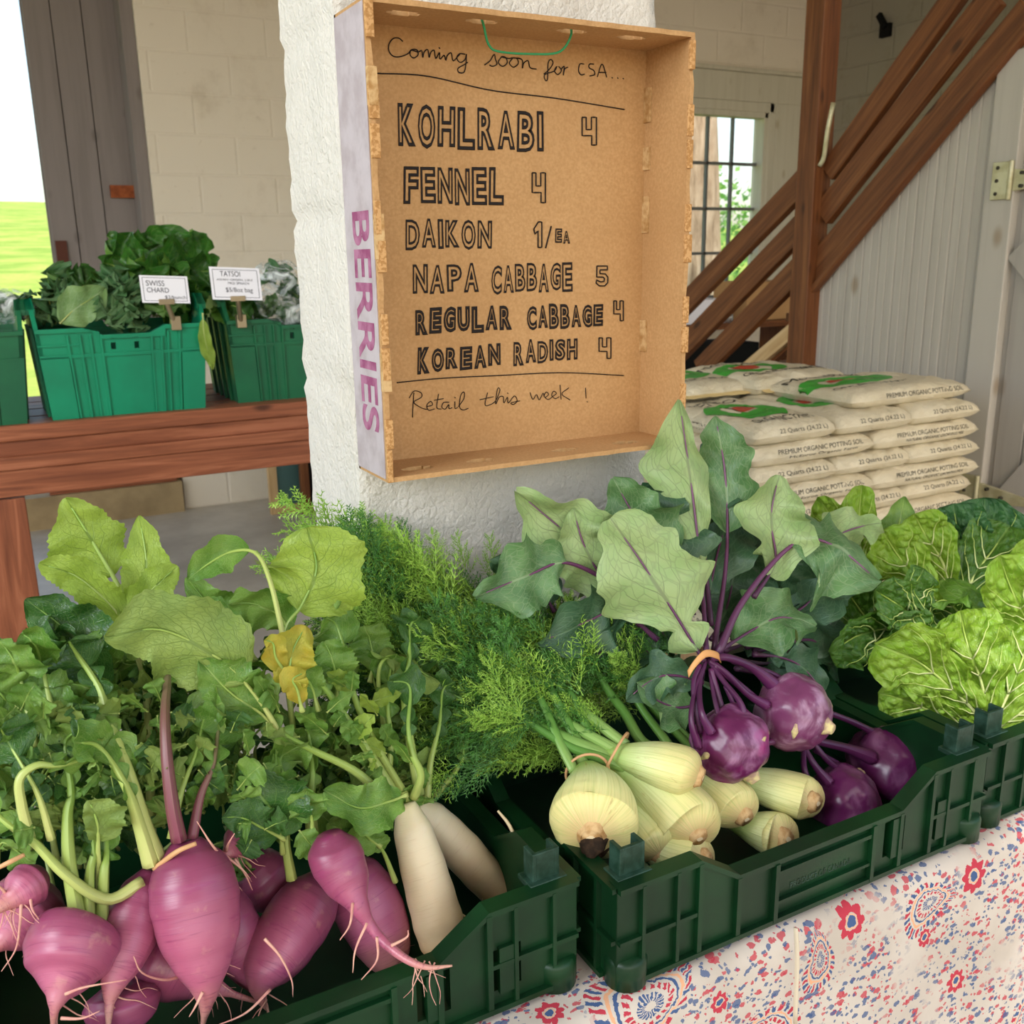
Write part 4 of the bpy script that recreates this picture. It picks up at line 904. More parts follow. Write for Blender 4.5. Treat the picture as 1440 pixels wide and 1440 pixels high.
D1 = radish('front white daikon, straight and blunt, touching the crate front', [(570, 1130, .90), (588, 1195, .88), (606, 1262, .855), (622, 1318, .835), (628, 1336, .83)], [.011, .0205, .0235, .0255, .0265, .0275, .0265, .024, .016], [[(640, 1280, .84), (662, 1294, .835), (668, 1300, .835)]], 3, 'daikon', 'white_daikon', DG, 'daikon', 'pale_rootlet')
D2 = radish('rear tan daikon curving to the right behind the front white one', [(584, 1132, .945), (620, 1165, .935), (662, 1210, .915), (700, 1255, .90), (718, 1290, .89)], [.012, .020, .022, .024, .0235, .021, .016, .012], (), 3, 'daikon', 'white_daikon', DG, 'daikon', 'pale_rootlet')
b = MB().tube([(.4585, .86, .843), (.452, .85, .855), (.449, .835, .850), (.4535, .82, .838), (.457, .795, .825)], [.0012, .0018, .0016, .0008], 6, 24)
b = MB().tube([A(700, 1140, .90), A(716, 1160, .885), A(730, 1190, .868), A(748, 1218, .855)], [.0014, .0022, .002, .0012], 6, 20)
tag(b.build('loose_rootlet', mat('pale_rootlet'), fix=False), 'loose pale stringy root stuck on the right wall of the left crate', 'root')
# rubber bands round the bunches
def band(name, label, c, r, ax, m, sq=.6, th=.0016, wd=1):
    q = []; ax = V(ax).normalized(); S = ax.orthogonal().normalized(); N = ax.cross(S)
    for i in range(33): a = i / 32 * math.tau; q.append(V(c) + S * math.cos(a) * r + N * math.sin(a) * r * sq)
    b = MB(); b.tube(q, th, 6, caps=False, ref=ax)
    if wd > 1: b = MB().grid([[p + ax * (wd * th) * s for p in q] for s in (-1, 1)]); 
    o = b.build(name, mat(m), fix=False)
    if wd > 1: so = o.modifiers.new('solid', 'SOLIDIFY'); so.thickness = .0012
    return tag(o, label, 'rubber band')
bd_ = MB().tube([A(216, 1222, .855), A(232, 1210, .848), A(252, 1196, .838), A(276, 1186, .838)], [.0022, .0026, .0022], 6, 20)
tag(bd_.build('rubber_band', mat('band'), fix=False), 'tan rubber band around the stalks just above the largest purple radish', 'rubber band')
bd_ = MB().tube([A(-6, 1222, .86), A(14, 1212, .856), A(34, 1202, .86)], [.002, .0024, .002], 6, 14)
tag(bd_.build('rubber_band', mat('band'), fix=False), 'tan rubber band at the far left edge above the small pale radish', 'rubber band')
# explicit radish leaves: (owner, pixel path, half width m, material, opts)
def RLf(root, pts, hw, m='rad_leaf', sm='rad_stalk', **k):
    k.setdefault('t0', .35); k.setdefault('rows', 76); k.setdefault('jn', 16); return leaf(root, [A(*p) for p in pts], hw, m, sm, **k)
RLf(RA, [(214, 1210, .88), (205, 960, 1.03), (178, 850, 1.10), (135, 770, 1.13), (92, 700, 1.14)], .043, 'rad_leaf_bright', 'rad_stalk_pale', t0=.62, prof=prof_ovate, ruf=.08, cup=-.1, sr=.005, jag=.12, seed=3, lop=(1.05, .8))
RLf(RA, [(205, 960, 1.03), (180, 868, 1.09), (205, 800, 1.11), (196, 725, 1.13)], .026, 'rad_leaf_bright', 'rad_stalk_pale', t0=.4, prof=prof_ovate, ruf=.08, seed=4)
RLf(RA, [(178, 900, 1.07), (165, 862, 1.08), (110, 812, 1.08), (55, 792, 1.08)], .021, 'rad_leaf_bright', 'rad_stalk_pale', t0=.2, prof=prof_round, jag=.2, seed=5)
RLf(RA, [(185, 900, 1.07), (185, 862, 1.08), (218, 825, 1.08), (250, 796, 1.08)], .021, 'rad_leaf_bright', 'rad_stalk_pale', t0=.2, prof=prof_round, jag=.15, seed=6)
RLf(RG1, [(120, 1010, 1.0), (130, 925, 1.03), (85, 880, 1.05), (36, 842, 1.06)], .036, 'rad_leaf_dark', t0=.2, prof=prof_ovate, ruf=.2, seed=7, jag=.07, roll=.3)
RLf(RG1, [(150, 990, 1.0), (135, 950, 1.0), (85, 925, 1.0), (30, 915, 1.0)], .028, 'rad_leaf_dark', t0=.2, prof=prof_ovate, seed=8, jag=.06, cup=.5)
RLf(RD, [(400, 1045, .92), (365, 985, .93), (310, 928, .94), (228, 886, .95), (146, 896, .95)], .046, 'rad_leaf_pale', 'rad_stalk_pale', t0=.36, prof=prof_ovate, ruf=.08, cup=-.12, sr=.0035, seed=9, jag=.1)
RLf(RC, [(398, 1050, .92), (372, 1008, .93), (325, 975, .935), (280, 928, .945)], .036, 'rad_leaf', 'rad_stalk_pale', t0=.3, prof=prof_ovate, ruf=.12, seed=10, jag=.22, jn=9, lop=(.8, 1.1))
RLf(RL, [(415, 1050, .95), (400, 900, .98), (425, 850, .985), (445, 800, .99), (432, 742, 1.0)], .058, 'rad_leaf_bright', t0=.45, prof=prof_round, ruf=.12, seed=11, jag=.10, cup=-.15)
RLf(RL, [(410, 960, .95), (396, 885, .965), (380, 818, .98), (360, 778, .99), (325, 776, 1.0), (290, 795, 1.0), (264, 815, 1.0)], .019, 'rad_leaf', 'rad_stalk_pale', t0=.55, prof=prof_ovate, ruf=.05, sr=.0036, seed=12, jag=.05, cup=.6)
RLf(RL, [(410, 900, 1.0), (395, 868, 1.01), (360, 850, 1.01), (322, 848, 1.01)], .028, 'rad_leaf', t0=.15, prof=prof_round, seed=13, jag=.06, roll=.3)
RLf(RC, [(360, 930, 1.03), (335, 890, 1.05), (300, 858, 1.06), (262, 812, 1.07)], .030, 'rad_leaf', t0=.2, prof=prof_ovate, seed=14)
RLf(RC, [(330, 960, 1.0), (318, 910, 1.02), (302, 865, 1.03), (310, 838, 1.03)], .022, 'rad_leaf', t0=.3, prof=prof_ovate, seed=15, roll=.5)
RLf(RJ, [(545, 1060, .95), (532, 950, .97), (552, 922, .98), (585, 940, .98), (618, 962, .975)], .028, 'rad_leaf_pale', t0=.42, prof=prof_round, seed=16, cup=-.7, jag=.08)
RLf(RJ, [(520, 960, 1.0), (525, 930, 1.01), (520, 900, 1.02), (512, 880, 1.02)], .026, 'rad_leaf', t0=.2, prof=prof_round, seed=17)
RLf(RH, [(418, 985, .92), (408, 950, .915), (412, 915, .92), (430, 880, .925)], .023, 'yellow_leaf', t0=.2, prof=prof_round, seed=18, jag=.08)
RLf(RH, [(405, 950, .92), (388, 925, .915), (384, 905, .915), (372, 900, .915)], .013, 'yellow_leaf', t0=.1, prof=prof_ovate, seed=19, jag=.02)
RLf(RH, [(425, 1000, .91), (418, 970, .905), (412, 955, .905), (430, 945, .905)], .014, 'yellow_leaf', t0=.1, prof=prof_round, seed=20)
RLf(RI, [(470, 1020, .95), (474, 970, .955), (468, 930, .96), (456, 902, .965)], .025, 'rad_leaf', t0=.35, prof=prof_round, seed=21, jag=.2)
RLf(RI, [(448, 1000, .94), (440, 970, .945), (430, 955, .945), (420, 965, .945)], .018, 'rad_leaf', t0=.2, prof=prof_round, seed=22)
RLf(RL, [(398, 1200, .885), (392, 1160, .88), (372, 1125, .88), (335, 1085, .885)], .040, 'rad_leaf_dark', 'rad_stalk', t0=.2, prof=prof_ovate, seed=23, jag=.12, ruf=.12)
RLf(RL, [(400, 1180, .88), (370, 1165, .875), (340, 1150, .875), (312, 1150, .875)], .022, 'rad_leaf_dark', t0=.1, prof=prof_ovate, seed=24, jag=.15)
RLf(RJ, [(572, 1118, .875), (545, 1128, .868), (505, 1136, .862), (455, 1112, .865)], .026, 'rad_leaf', t0=.1, prof=prof_round, seed=25, jag=.08, ruf=.2)
RLf(RH, [(440, 1180, .87), (438, 1150, .868), (432, 1130, .868), (430, 1108, .868)], .021, 'rad_leaf', t0=.3, prof=prof_round, seed=26)
RLf(RB, [(140, 1262, .87), (138, 1200, .865), (137, 1160, .862), (126, 1126, .86)], .022, 'rad_leaf_pale', 'rad_stalk_pale', t0=.45, prof=prof_round, seed=27, lop=(.5, 1.2))
RLf(RJ, [(535, 1190, .87), (520, 1180, .868), (512, 1165, .866), (530, 1150, .866)], .022, 'rad_leaf', t0=.1, prof=prof_round, seed=28)
RLf(RJ, [(556, 1240, .87), (540, 1200, .87), (528, 1185, .87), (515, 1172, .87)], .016, 'rad_leaf', t0=.4, prof=prof_round, seed=29)
for k, (x0, y0, x1, y1, x2, y2, hw) in enumerate([(90, 1010, 50, 985, -5, 985, .030), (70, 1060, 30, 1030, -10, 1035, .028), (120, 1040, 95, 1000, 60, 965, .026), (60, 1120, 20, 1110, -15, 1130, .024), (110, 1090, 100, 1060, 70, 1035, .026), (30, 960, 20, 930, 0, 900, .03), (140, 1000, 130, 970, 95, 960, .024), (60, 1190, 30, 1165, 10, 1150, .022), (20, 1010, 5, 980, -20, 960, .03), (60, 940, 48, 905, 30, 890, .024)]):
    RLf((RG1, RG2, RB)[k % 3], [(x0 + 20, y0 + 90, .93), (x0, y0, .95 + .003 * k), (x1, y1, .96), (x2, y2, .965)], hw, ('rad_leaf', 'rad_leaf_dark', 'rad_leaf')[k % 3], t0=.35, prof=prof_ovate, seed=40 + k, ruf=.2, roll=rj(.6))
# bare thick stalks
def stalks(root, pts, r, m, tip=True):
    q = [A(*p) for p in pts]; d = (q[-1] - q[-2]).normalized(); n_ = len(q)
    e = q[-1] + d * .035 + V((rj(.015), .015, .0)); e2 = e + d * .03 + V((rj(.03), -.02, -.012))
    if not tip: return MB().tube(q, [r, r * .85, r * .6], 10, 22).build('bare_stalk', mat(m), root, fix=False)
    return leaf(root, q + [e, e2], random.uniform(.020, .032), random.choice(('rad_leaf', 'rad_leaf_dark', 'rad_leaf')), m, t0=(n_ - 1.35) / (n_ + 1), prof=prof_lyrate, roll=rj(.7), ruf=.2, jag=.16, sr=r, sr1=.15, cup=rj(.4))
for root, pts, r, m in ((RA, [(224, 1210, .862), (206, 1165, .868), (180, 1085, .885), (152, 1010, .92), (138, 965, .94)], .0075, 'rad_stalk_pale'), (RA, [(213, 1215, .86), (196, 1160, .865), (176, 1105, .87)], .0085, 'rad_stalk_pale'), (RA, [(252, 1182, .855), (242, 1130, .862), (234, 1060, .88), (232, 1000, .91), (236, 940, .97)], .0075, 'rad_stalk_purple'),
        (RA, [(270, 1180, .86), (282, 1120, .875), (300, 1075, .89)], .0055, 'rad_stalk_purple'), (RA, [(240, 1180, .865), (256, 1110, .885), (275, 1060, .90)], .004, 'rad_stalk'), (RB, [(112, 1300, .85), (98, 1220, .86), (95, 1150, .875), (100, 1110, .885)], .0075, 'rad_stalk'),
        (RB, [(124, 1300, .85), (126, 1230, .86), (132, 1190, .87)], .006, 'rad_stalk'), (RB, [(142, 1298, .855), (146, 1230, .86), (150, 1200, .87)], .0065, 'rad_stalk'), (RD, [(200, 1240, .86), (150, 1265, .85), (92, 1230, .85), (48, 1185, .865), (0, 1150, .88)], .006, 'rad_stalk_pale'),
        (RG1, [(42, 1180, .87), (30, 1130, .87), (28, 1095, .872), (52, 1076, .875), (85, 1076, .88)], .0052, 'rad_stalk_pale'), (RG1, [(72, 1180, .87), (58, 1130, .872), (42, 1095, .88)], .004, 'rad_stalk_pale'), (RH, [(410, 1236, .885), (402, 1180, .89), (408, 1120, .90)], .006, 'rad_stalk'),
        (RJ, [(440, 1180, .895), (436, 1130, .90), (440, 1090, .91)], .0075, 'rad_stalk')): stalks(root, pts, r, m)
for pts, r in (([(575, 1128, .905), (535, 1060, .92), (500, 985, .945), (488, 930, .96)], .0055), ([(560, 1126, .90), (520, 1060, .915), (480, 1000, .93), (450, 960, .945)], .006), ([(590, 1118, .91), (576, 1040, .93), (568, 975, .95), (575, 930, .965)], .006), ([(600, 1125, .92), (606, 1070, .935), (618, 1020, .95)], .005), ([(548, 1130, .895), (500, 1085, .90), (440, 1055, .91), (395, 1030, .92)], .0055), ([(582, 1122, .90), (592, 1090, .895), (580, 1060, .90), (574, 1020, .915)], .0055), ([(612, 1120, .93), (640, 1085, .94), (652, 1062, .945)], .004), ([(540, 1120, .91), (550, 1050, .93), (545, 990, .95)], .005)): stalks(D1, pts, r, 'rad_stalk')
for k in range(46):
    x = random.choice((random.uniform(-10, 215), random.uniform(300, 560))); y = random.uniform(1095, 1205); Y = .985 - .05 * (y - 1095) / 110 + rj(.012)
    q = A(x, y, Y); e = A(x + rj(55), y + rj(40), Y - .012); leaf(random.choice((RB, RD, RG2, RL, RH, RJ)), [q + V((rj(.02), .01, -.03)), q, q.lerp(e, .6), e], random.uniform(.018, .03), random.choice(('rad_leaf_dark', 'rad_leaf_dark', 'rad_leaf')), 'rad_stalk', t0=.25, prof=prof_lyrate, roll=rj(1.0), ruf=.2, jag=.16, rows=26, cols=8, sr=.0022)
for k in range(90):
    x = random.uniform(-10, 440); y = random.uniform(985, 1185 if x > 280 or x < 60 else 1150); Y = .93 - .06 * (y - 985) / 200 + rj(.01); dx, dy = rj(45), rj(40)
    leaf(random.choice((RA, RB, RD, RG1, RK, RL, RH)), [A(x, y, Y), A(x + dx * .5, y + dy * .6, Y - .006), A(x + dx, y + dy, Y - .008)], random.uniform(.009, .02), random.choice(('rad_leaf', 'rad_leaf_dark', 'rad_leaf_pale', 'rad_leaf')), 'rad_stalk', t0=.05, prof=random.choice((prof_ovate, prof_lyrate)), rows=24, cols=6, jag=.25, jn=6, sr=.0013, roll=rj(1.0), cup=rj(.5))
# small jagged leaflets along the daikon stalks
for k in range(34):
    u = random.random(); x = 565 - 110 * u + rj(40); y = 1110 - 130 * u + rj(40); Y = .905 + .05 * u + rj(.015)
    dx, dy = rj(45), -abs(rj(30)) - 8
    leaf(D1 if k % 2 else D2, [A(x, y, Y), A(x + dx * .5, y + dy * .6, Y - .004), A(x + dx, y + dy, Y - .006)], random.uniform(.008, .014), random.choice(('rad_leaf', 'rad_leaf', 'rad_leaf_bright')), 'rad_stalk', t0=.05, prof=prof_ovate, rows=22, cols=6, jag=.25, jn=5, sr=.0013, roll=rj(1.0))
# the filling leaves of the bunches, each from its own radish crown into the heap
crowns = [RA, RB, RD, RC, RE, RG1, RG2, RH, RI, RJ, RK, RL, D1, D2]
for k in range(132):
    x = random.uniform(-10, 590); top = 905 + (0 if x < 480 else (x - 480) * .5); y = random.uniform(top, 1120 if x < 180 or x > 280 else 1150); u = (y - 890) / 260
    Y = 1.04 - .13 * u + rj(.015) + .02; root = min(crowns, key=lambda r: abs((V(r['_crown']) - A(x, 1200, .88)).x) + random.random() * .12)
    ang = random.uniform(0, math.tau); ln = random.uniform(28, 62); dx = math.cos(ang) * ln; dy = -abs(math.sin(ang)) * ln * .8 + 8
    c = V(root['_crown']); q = A(x, y, Y); p1 = c.lerp(q, .5) + V((rj(.02), .02, -.01))
    leaf(root, [c.lerp(q, .62) + V((0, .03, -.01)), c.lerp(q, .8) + V((rj(.02), .02, -.01)), q, A(x + dx * .6, y + dy * .6, Y - .012), A(x + dx, y + dy + 8, Y - .016 + rj(.02))], random.uniform(.014, .031), random.choice(('rad_leaf', 'rad_leaf_dark', 'rad_leaf', 'rad_leaf_pale', 'rad_leaf_dark')), 'rad_stalk', t0=.5, prof=random.choice((prof_lyrate, prof_small, prof_lyrate, prof_ovate)), roll=rj(1.3), twist=rj(.8), cup=rj(.4), ruf=.22, jag=.16, rows=34, cols=8, sr=.0022)
for k in range(105):
    x = random.uniform(-20, 600); y = random.uniform(905 if x < 500 else 965, 1085); Y = 1.135 + rj(.02) - .05 * (y - 890) / 200; root = min(crowns, key=lambda r: abs((V(r['_crown']) - A(x, 1200, .88)).x) + random.random() * .1)
    q = A(x, y, Y); e = A(x + rj(50), y + rj(30), Y - .01); leaf(root, [q + V((rj(.02), .01, -.05)), q, q.lerp(e, .6), e + V((0, -.01, -.01))], random.uniform(.024, .04), random.choice(('rad_leaf_dark', 'rad_leaf', 'rad_leaf_dark')), 'rad_stalk', t0=.25, prof=prof_ovate, roll=rj(.9), ruf=.2, jag=.14, rows=24, cols=8, sr=.002)
# ------------------------------------------------------------------ fennel
FG = 'fennel bulbs in the middle crate'
def frond_mesh(seed, m, dense=1.0):
    rnd = random.Random(seed); b = MB()
    def cone(p, q, r):
        d = (q - p).normalized(); s = d.orthogonal().normalized(); n_ = d.cross(s); i0 = len(b.v)
        for a in (0, 2.1, 4.2): b.vert(p + s * math.cos(a) * r + n_ * math.sin(a) * r)
        b.vert(q); b.f += [(i0, i0 + 1, i0 + 3), (i0 + 1, i0 + 2, i0 + 3), (i0 + 2, i0, i0 + 3)]
    def axis(d, spread, az):
        o = d.orthogonal().normalized(); o2 = d.cross(o); s = o * math.cos(az) + o2 * math.sin(az); return (d * math.cos(spread) + s * math.sin(spread)).normalized()
    d0 = V((1, 0, 0)); p = V((0, 0, 0)); n1 = 11; az = rnd.random() * 6
    for i in range(n1):
        q = p + d0 * (1.0 / n1); cone(p, q + d0 * .03, .010 * (1 - i / n1 * .8)); d0 = (d0 + V((0, rnd.uniform(-.12, .12), rnd.uniform(-.12, .12)))).normalized()
        p = q; L1 = .46 * (1 - .72 * i / n1)
        for side in (0, math.pi):
            az1 = az + side + rnd.uniform(-.5, .5); d1 = axis(d0, .75, az1); r = p.copy(); n2 = 5
            for j in range(n2):
                r2 = r + d1 * (L1 / n2); cone(r, r2 + d1 * .015, .0075); r = r2; d1 = (d1 + d0 * .06).normalized(); L2 = L1 * .44 * (1 - .6 * j / n2)
                for s2 in (0, math.pi):
                    d2 = axis(d1, .7, rnd.uniform(-.6, .6) + s2); e = r + d2 * L2; cone(r, e, .0072)
                    for kk in (.5,):
                        for s3 in (0, math.pi): d3 = axis(d2, .65, rnd.random() * 1.2 + s3); g = r.lerp(e, kk); cone(g, g + d3 * L2 * .6, .0062)
        az += 1.1
    me = bpy.data.meshes.new('frond'); me.from_pydata([tuple(v) for v in b.v], [], b.f); me.materials.append(mat(m)); me.update(); return me
FR = [frond_mesh(i, 'frond' if i % 2 else 'frond_dark') for i in range(6)]
def frond(root, p, d, L):
    o = bpy.data.objects.new('frond', random.choice(FR)); COL.objects.link(o); o.parent = root
    d = V(d).normalized(); q = V((1, 0, 0)).rotation_difference(d)
    m = Matrix.Translation(V(p) - base_loc(root)) @ q.to_matrix().to_4x4() @ Matrix.Rotation(random.random() * 6.28, 4, 'X') @ Matrix.Diagonal((L, L, L, 1)); o.matrix_local = m
    return o
def fennel(label, body, rmax, stks, black=False, disc=.0105, flatn=.85):
    q = [A(*p) for p in body]; q[0] = q[0].lerp(q[1], .12) + (CAM - q[0]).normalized() * .008; t = thing('fennel_bulb', label, 'fennel', q[0], FG)
    nb = .06; ph = random.random() * 6
    MB().tube(q, lambda tt: rmax * (max(.05, 1 - (1 - min(1, tt / .30 + .02)) ** 2) ** .5) * lerpl([.86, .95, 1, 1, .96, .87, .74, .6, .47, .38], tt), 36, 56, sq=flatn, fn=lambda tt, a: 1 + .004 * math.sin(a * 13 + ph) + .04 * (((a / math.tau * 3 + tt * .5 + ph) % 1) ** .7 - .5)).build('bulb', mat('fennel'), t, fix=False)
    d = (q[0] - q[1]).normalized()
    b = MB(); b.tube([q[0] + d * k for k in (-.006, -.002, .001, .0032, .0036, .0022, .0016)], [disc * 1.5, disc * 1.25, disc * 1.06, disc * .98, disc * .84, disc * .76, disc * .1], 26, fn=lambda tt, a: 1 + .05 * math.sin(a * 3 + ph) + .03 * math.sin(a * 7))
    b.build('root_end', mat('soil_root'), t, fix=False)
    MB().tube([q[0] + d * k for k in (.0005, .0028, .0034, .0036)], [disc * .74, disc * .7, disc * .5, disc * .05], 22, fn=lambda tt, a: 1 + .06 * math.sin(a * 3 + ph)).build('cut_face', mat('pale_rootlet'), t, fix=False)
    if black:
        b = MB(); S = d.orthogonal().normalized()
        b.tube([q[0] + d * -.004 + V((.004, 0, -.012)), q[0] + d * .0055 + V((.006, 0, -.010)), q[0] + d * .007 + V((.008, 0, -.012))], [.016, .0155, .010], 24, 10, fn=lambda tt, a: 1 + .16 * math.sin(a * 2 + 1) + .10 * math.sin(a * 5))
        b.build('soil_clod', mat('soil_black'), t, fix=False)
    # sheath leaf folding over the bulb
    if len(q) > 2:
        N = (CAM - q[1]).normalized()
    for pts, r in stks:
        w = [A(*p) for p in pts]; MB().tube(w, [r, r * .95, r * .8, r * .55], 12, 24, sq=.75).build('stalk', mat('fen_stalk'), t, fix=False)
    return t
F3 = fennel('fennel bulb on top of the pile, wrapped by a rubber band', [(988, 1094, .80), (962, 1084, .812), (925, 1074, .835), (888, 1066, .86), (858, 1060, .885)], .034, [([(872, 1058, .875), (800, 1018, .93), (740, 975, .98), (690, 930, 1.02)], .0095), ([(868, 1068, .878), (795, 1030, .93), (745, 1000, .96), (700, 975, .985)], .008), ([(880, 1048, .88), (820, 1000, .94), (775, 955, .99), (720, 895, 1.04)], .009)])
F4 = fennel('broad fennel bulb beneath the top one with a long green stalk', [(984, 1180, .782), (968, 1158, .80), (935, 1125, .83), (895, 1090, .86), (858, 1066, .885)], .0455, [([(868, 1070, .875), (800, 1042, .91), (745, 1015, .945), (690, 985, .975)], .0125), ([(900, 1092, .85), (850, 1068, .875), (800, 1050, .90), (735, 1010, .94)], .0095)])
F1 = fennel('round fennel bulb at front left with a black soil spot on its root', [(832, 1180, .785), (834, 1158, .80), (836, 1130, .82), (832, 1106, .845), (826, 1088, .87)], .0495, [([(808, 1085, .872), (790, 1050, .90), (768, 1000, .94), (745, 950, .98)], .0075), ([(822, 1085, .872), (812, 1045, .905), (790, 1000, .94), (770, 960, .97)], .008), ([(836, 1085, .875), (832, 1050, .90), (820, 1010, .93), (800, 970, .965)], .008), ([(848, 1090, .875), (850, 1060, .895), (845, 1020, .93)], .007)], True, .0135, .95)
F2 = fennel('fennel bulb with a brown root wedged behind the black spotted one', [(932, 1206, .80), (915, 1180, .815), (890, 1148, .84), (868, 1120, .865)], .038, [([(872, 1122, .86), (850, 1085, .885), (820, 1040, .92)], .008)])
F5 = fennel('fennel bulb at the bottom of the pile behind the crate rim', [(996, 1212, .772), (975, 1206, .785), (940, 1196, .805), (905, 1182, .83), (880, 1170, .85)], .033, [([(885, 1172, .85), (850, 1150, .875)], .008)])
F6 = fennel('fennel bulb with a ringed brown root right of the top one', [(1050, 1152, .805), (1034, 1135, .82), (1008, 1112, .845), (975, 1088, .875), (950, 1068, .90)], .036, [([(955, 1068, .895), (935, 1040, .92), (905, 1000, .95), (882, 960, .98)], .008), ([(945, 1060, .90), (905, 1045, .92), (880, 1005, .95), (855, 970, .975), (835, 935, 1.0)], .010)])
F7 = fennel('long fennel bulb lying nearest the purple kohlrabi', [(1150, 1130, .80), (1130, 1122, .815), (1090, 1110, .84), (1050, 1098, .865), (1020, 1088, .885)], .034, [([(1025, 1090, .885), (985, 1062, .91), (940, 1020, .945), (905, 980, .975), (890, 940, 1.0)], .008), ([(1020, 1084, .888), (970, 1040, .93), (925, 985, .97), (895, 940, 1.0)], .007)])
F8 = fennel('fennel bulb low at the right of the pile under the ringed one', [(1108, 1180, .785), (1090, 1174, .80), (1060, 1165, .82), (1025, 1152, .845)], .033, [([(1030, 1152, .84), (1000, 1140, .865)], .009)])
for p, lbl, r, ax in (((866, 1062, .876), 'tan rubber band around the neck of the top fennel bulb', .030, ()), ((826, 1086, .872), 'tan rubber band around the stalks of the round front left fennel', .026, ())):
    c = A(*p); up_ = A(p[0] - (60 if r > .028 else 8), p[1] - 35, p[2] + .045) - c
    band('rubber_band', lbl, c, r, up_, 'band', .95, .0018)
for k in range(170):
    u, v_ = random.random(), random.random()
    # heap of fronds running from the stalk ends to the pillar
    x = 505 + 345 * u + rj(18); y = 795 + 165 * u + (v_ - .25) * (140 + 60 * u); Y = 1.155 - .16 * u - .085 * v_ + rj(.02)
    root = random.choice((F1, F3, F4, F3, F4, F6, F7, F2)); p = A(x, y, Y)
    frond(root, p, V((-.75 + rj(.55), .35 + rj(.5), .15 + rj(.55))), random.uniform(.075, .13))
for k in range(46):
    p = A(random.uniform(740, 960), random.uniform(900, 1015), 1.0 + rj(.03)); frond(random.choice((F6, F7)), p, V((-.4 + rj(.6), .3, .5 + rj(.5))), random.uniform(.06, .10))
for pts in (((690, 930), 1.02), ((700, 975), .985), ((720, 895), 1.04), ((690, 985), .975), ((735, 1010), .94), ((745, 950), .98), ((770, 960), .97), ((800, 970), .965), ((845, 1020), .93), ((835, 935), 1.0), ((882, 960), .98), ((890, 940), 1.0)):
    for e in range(4): frond(random.choice((F3, F4, F1)), A(pts[0][0] + 14 + rj(10), pts[0][1] + 12 + rj(8), pts[1] - .012), V((-.7 + rj(.7), .3 + rj(.3), .25 + rj(.7))), random.uniform(.07, .11))
for k in range(16):
    p = A(random.uniform(640, 800), random.uniform(985, 1075), .955 + rj(.03)); frond(random.choice((F1, F4)), p, V((-.7 + rj(.4), .2 + rj(.3), -.25 + rj(.4))), random.uniform(.06, .10))
for x, y in ((490, 800), (512, 785), (575, 790), (590, 775), (660, 790), (545, 800), (625, 800), (690, 800), (530, 830), (500, 850)):
    frond(random.choice((F1, F3)), A(x, y + 25, 1.14), V((-.15 + rj(.4), .05, .8)), random.uniform(.05, .075))
# ------------------------------------------------------------------ kohlrabi
KG = 'purple kohlrabi in the middle crate'
def kohlrabi(label, c, r, m, rootdir, stems, seed):
    rnd = random.Random(seed); C_ = A(*c); t = thing('purple_kohlrabi', label, 'kohlrabi', C_, KG); ax = V(rootdir).normalized(); b = MB(); P = []
    S = ax.orthogonal().normalized(); N = ax.cross(S)
    for i in range(41):
        th = math.pi * i / 40; row = []
        for j in range(61):
            a = j / 60 * math.tau; d = ax * math.cos(th) + (S * math.cos(a) + N * math.sin(a)) * math.sin(th)
            f = 1 + .09 * noise.noise(d * 2.2 + V((seed, 0, 0))) + .05 * abs(math.sin(a * 2.5 + th)) * math.sin(th) - .10 * math.exp(-(th / .3) ** 2) - .08 * math.exp(-((math.pi - th) / .5) ** 2)
            f += .03 * noise.noise(d * 6)
            row.append(C_ + d * r * f)
        P.append(row)
    b.grid(P).build('bulb', mat(m), t, fix=False)
    q = C_ + ax * r * .86
    MB().tube([q - ax * .004, q + ax * .004, q + ax * .010, q + ax * .0135, q + ax * .014], [.014, .011, .0078, .0065, .001], 18, 16, fn=lambda tt, a: 1 + .08 * math.sin(a * 3 + seed)).build('root_nub', mat('koh_cut'), t, fix=False)
    for k in range(3):
        d = (ax * rnd.uniform(-.2, .7) + S * rnd.uniform(-1, 1) + N * rnd.uniform(-1, 1)).normalized(); p = C_ + d * r * .99; s_ = d.cross(ax).normalized()
        MB().tube([p - s_ * .011, p + d * .0014, p + s_ * .011], [.0015, .0045, .0015], 10, 9, sq=.6, ref=d).build('leaf_scar', mat('koh_cut'), t, fix=False)
    for pts, rr in stems: MB().tube([A(*p) for p in pts], [rr * 1.8, rr * 1.05, rr * .9, rr * .85], 12, 26, sq=.8).build('stem', mat('koh_stem'), t, fix=False)
    return t
BP = (992, 935, .90)
K1 = kohlrabi('kohlrabi with a bright magenta base, hanging at the front left of the bunch', (1026, 1046, .85), .048, 'koh_hot', (.25, -.75, -.75), [([(1000, 1030, .838), (986, 1000, .85), (984, 960, .885), (992, 930, .905)], .0045), ([(1046, 1020, .84), (1042, 990, .85), (1015, 955, .88), (996, 928, .905)], .0045), ([(1015, 1018, .85), (1005, 985, .87), (998, 940, .90)], .0035), ([(982, 1050, .85), (972, 1010, .86), (980, 960, .885), (990, 935, .902)], .004)], 1)
K2 = kohlrabi('pale purple kohlrabi showing its round cut root in the bunch', (1116, 1002, .86), .049, 'koh_pale', (.35, -.95, -.12), [([(1090, 965, .875), (1060, 940, .885), (1025, 925, .89), (1000, 925, .90)], .007), ([(1078, 992, .86), (1050, 975, .87), (1020, 945, .885), (998, 930, .90)], .005), ([(1095, 1040, .85), (1060, 1045, .855), (1045, 1020, .86), (1020, 965, .88)], .004), ([(1120, 968, .875), (1080, 945, .89), (1030, 930, .90)], .005)], 2)
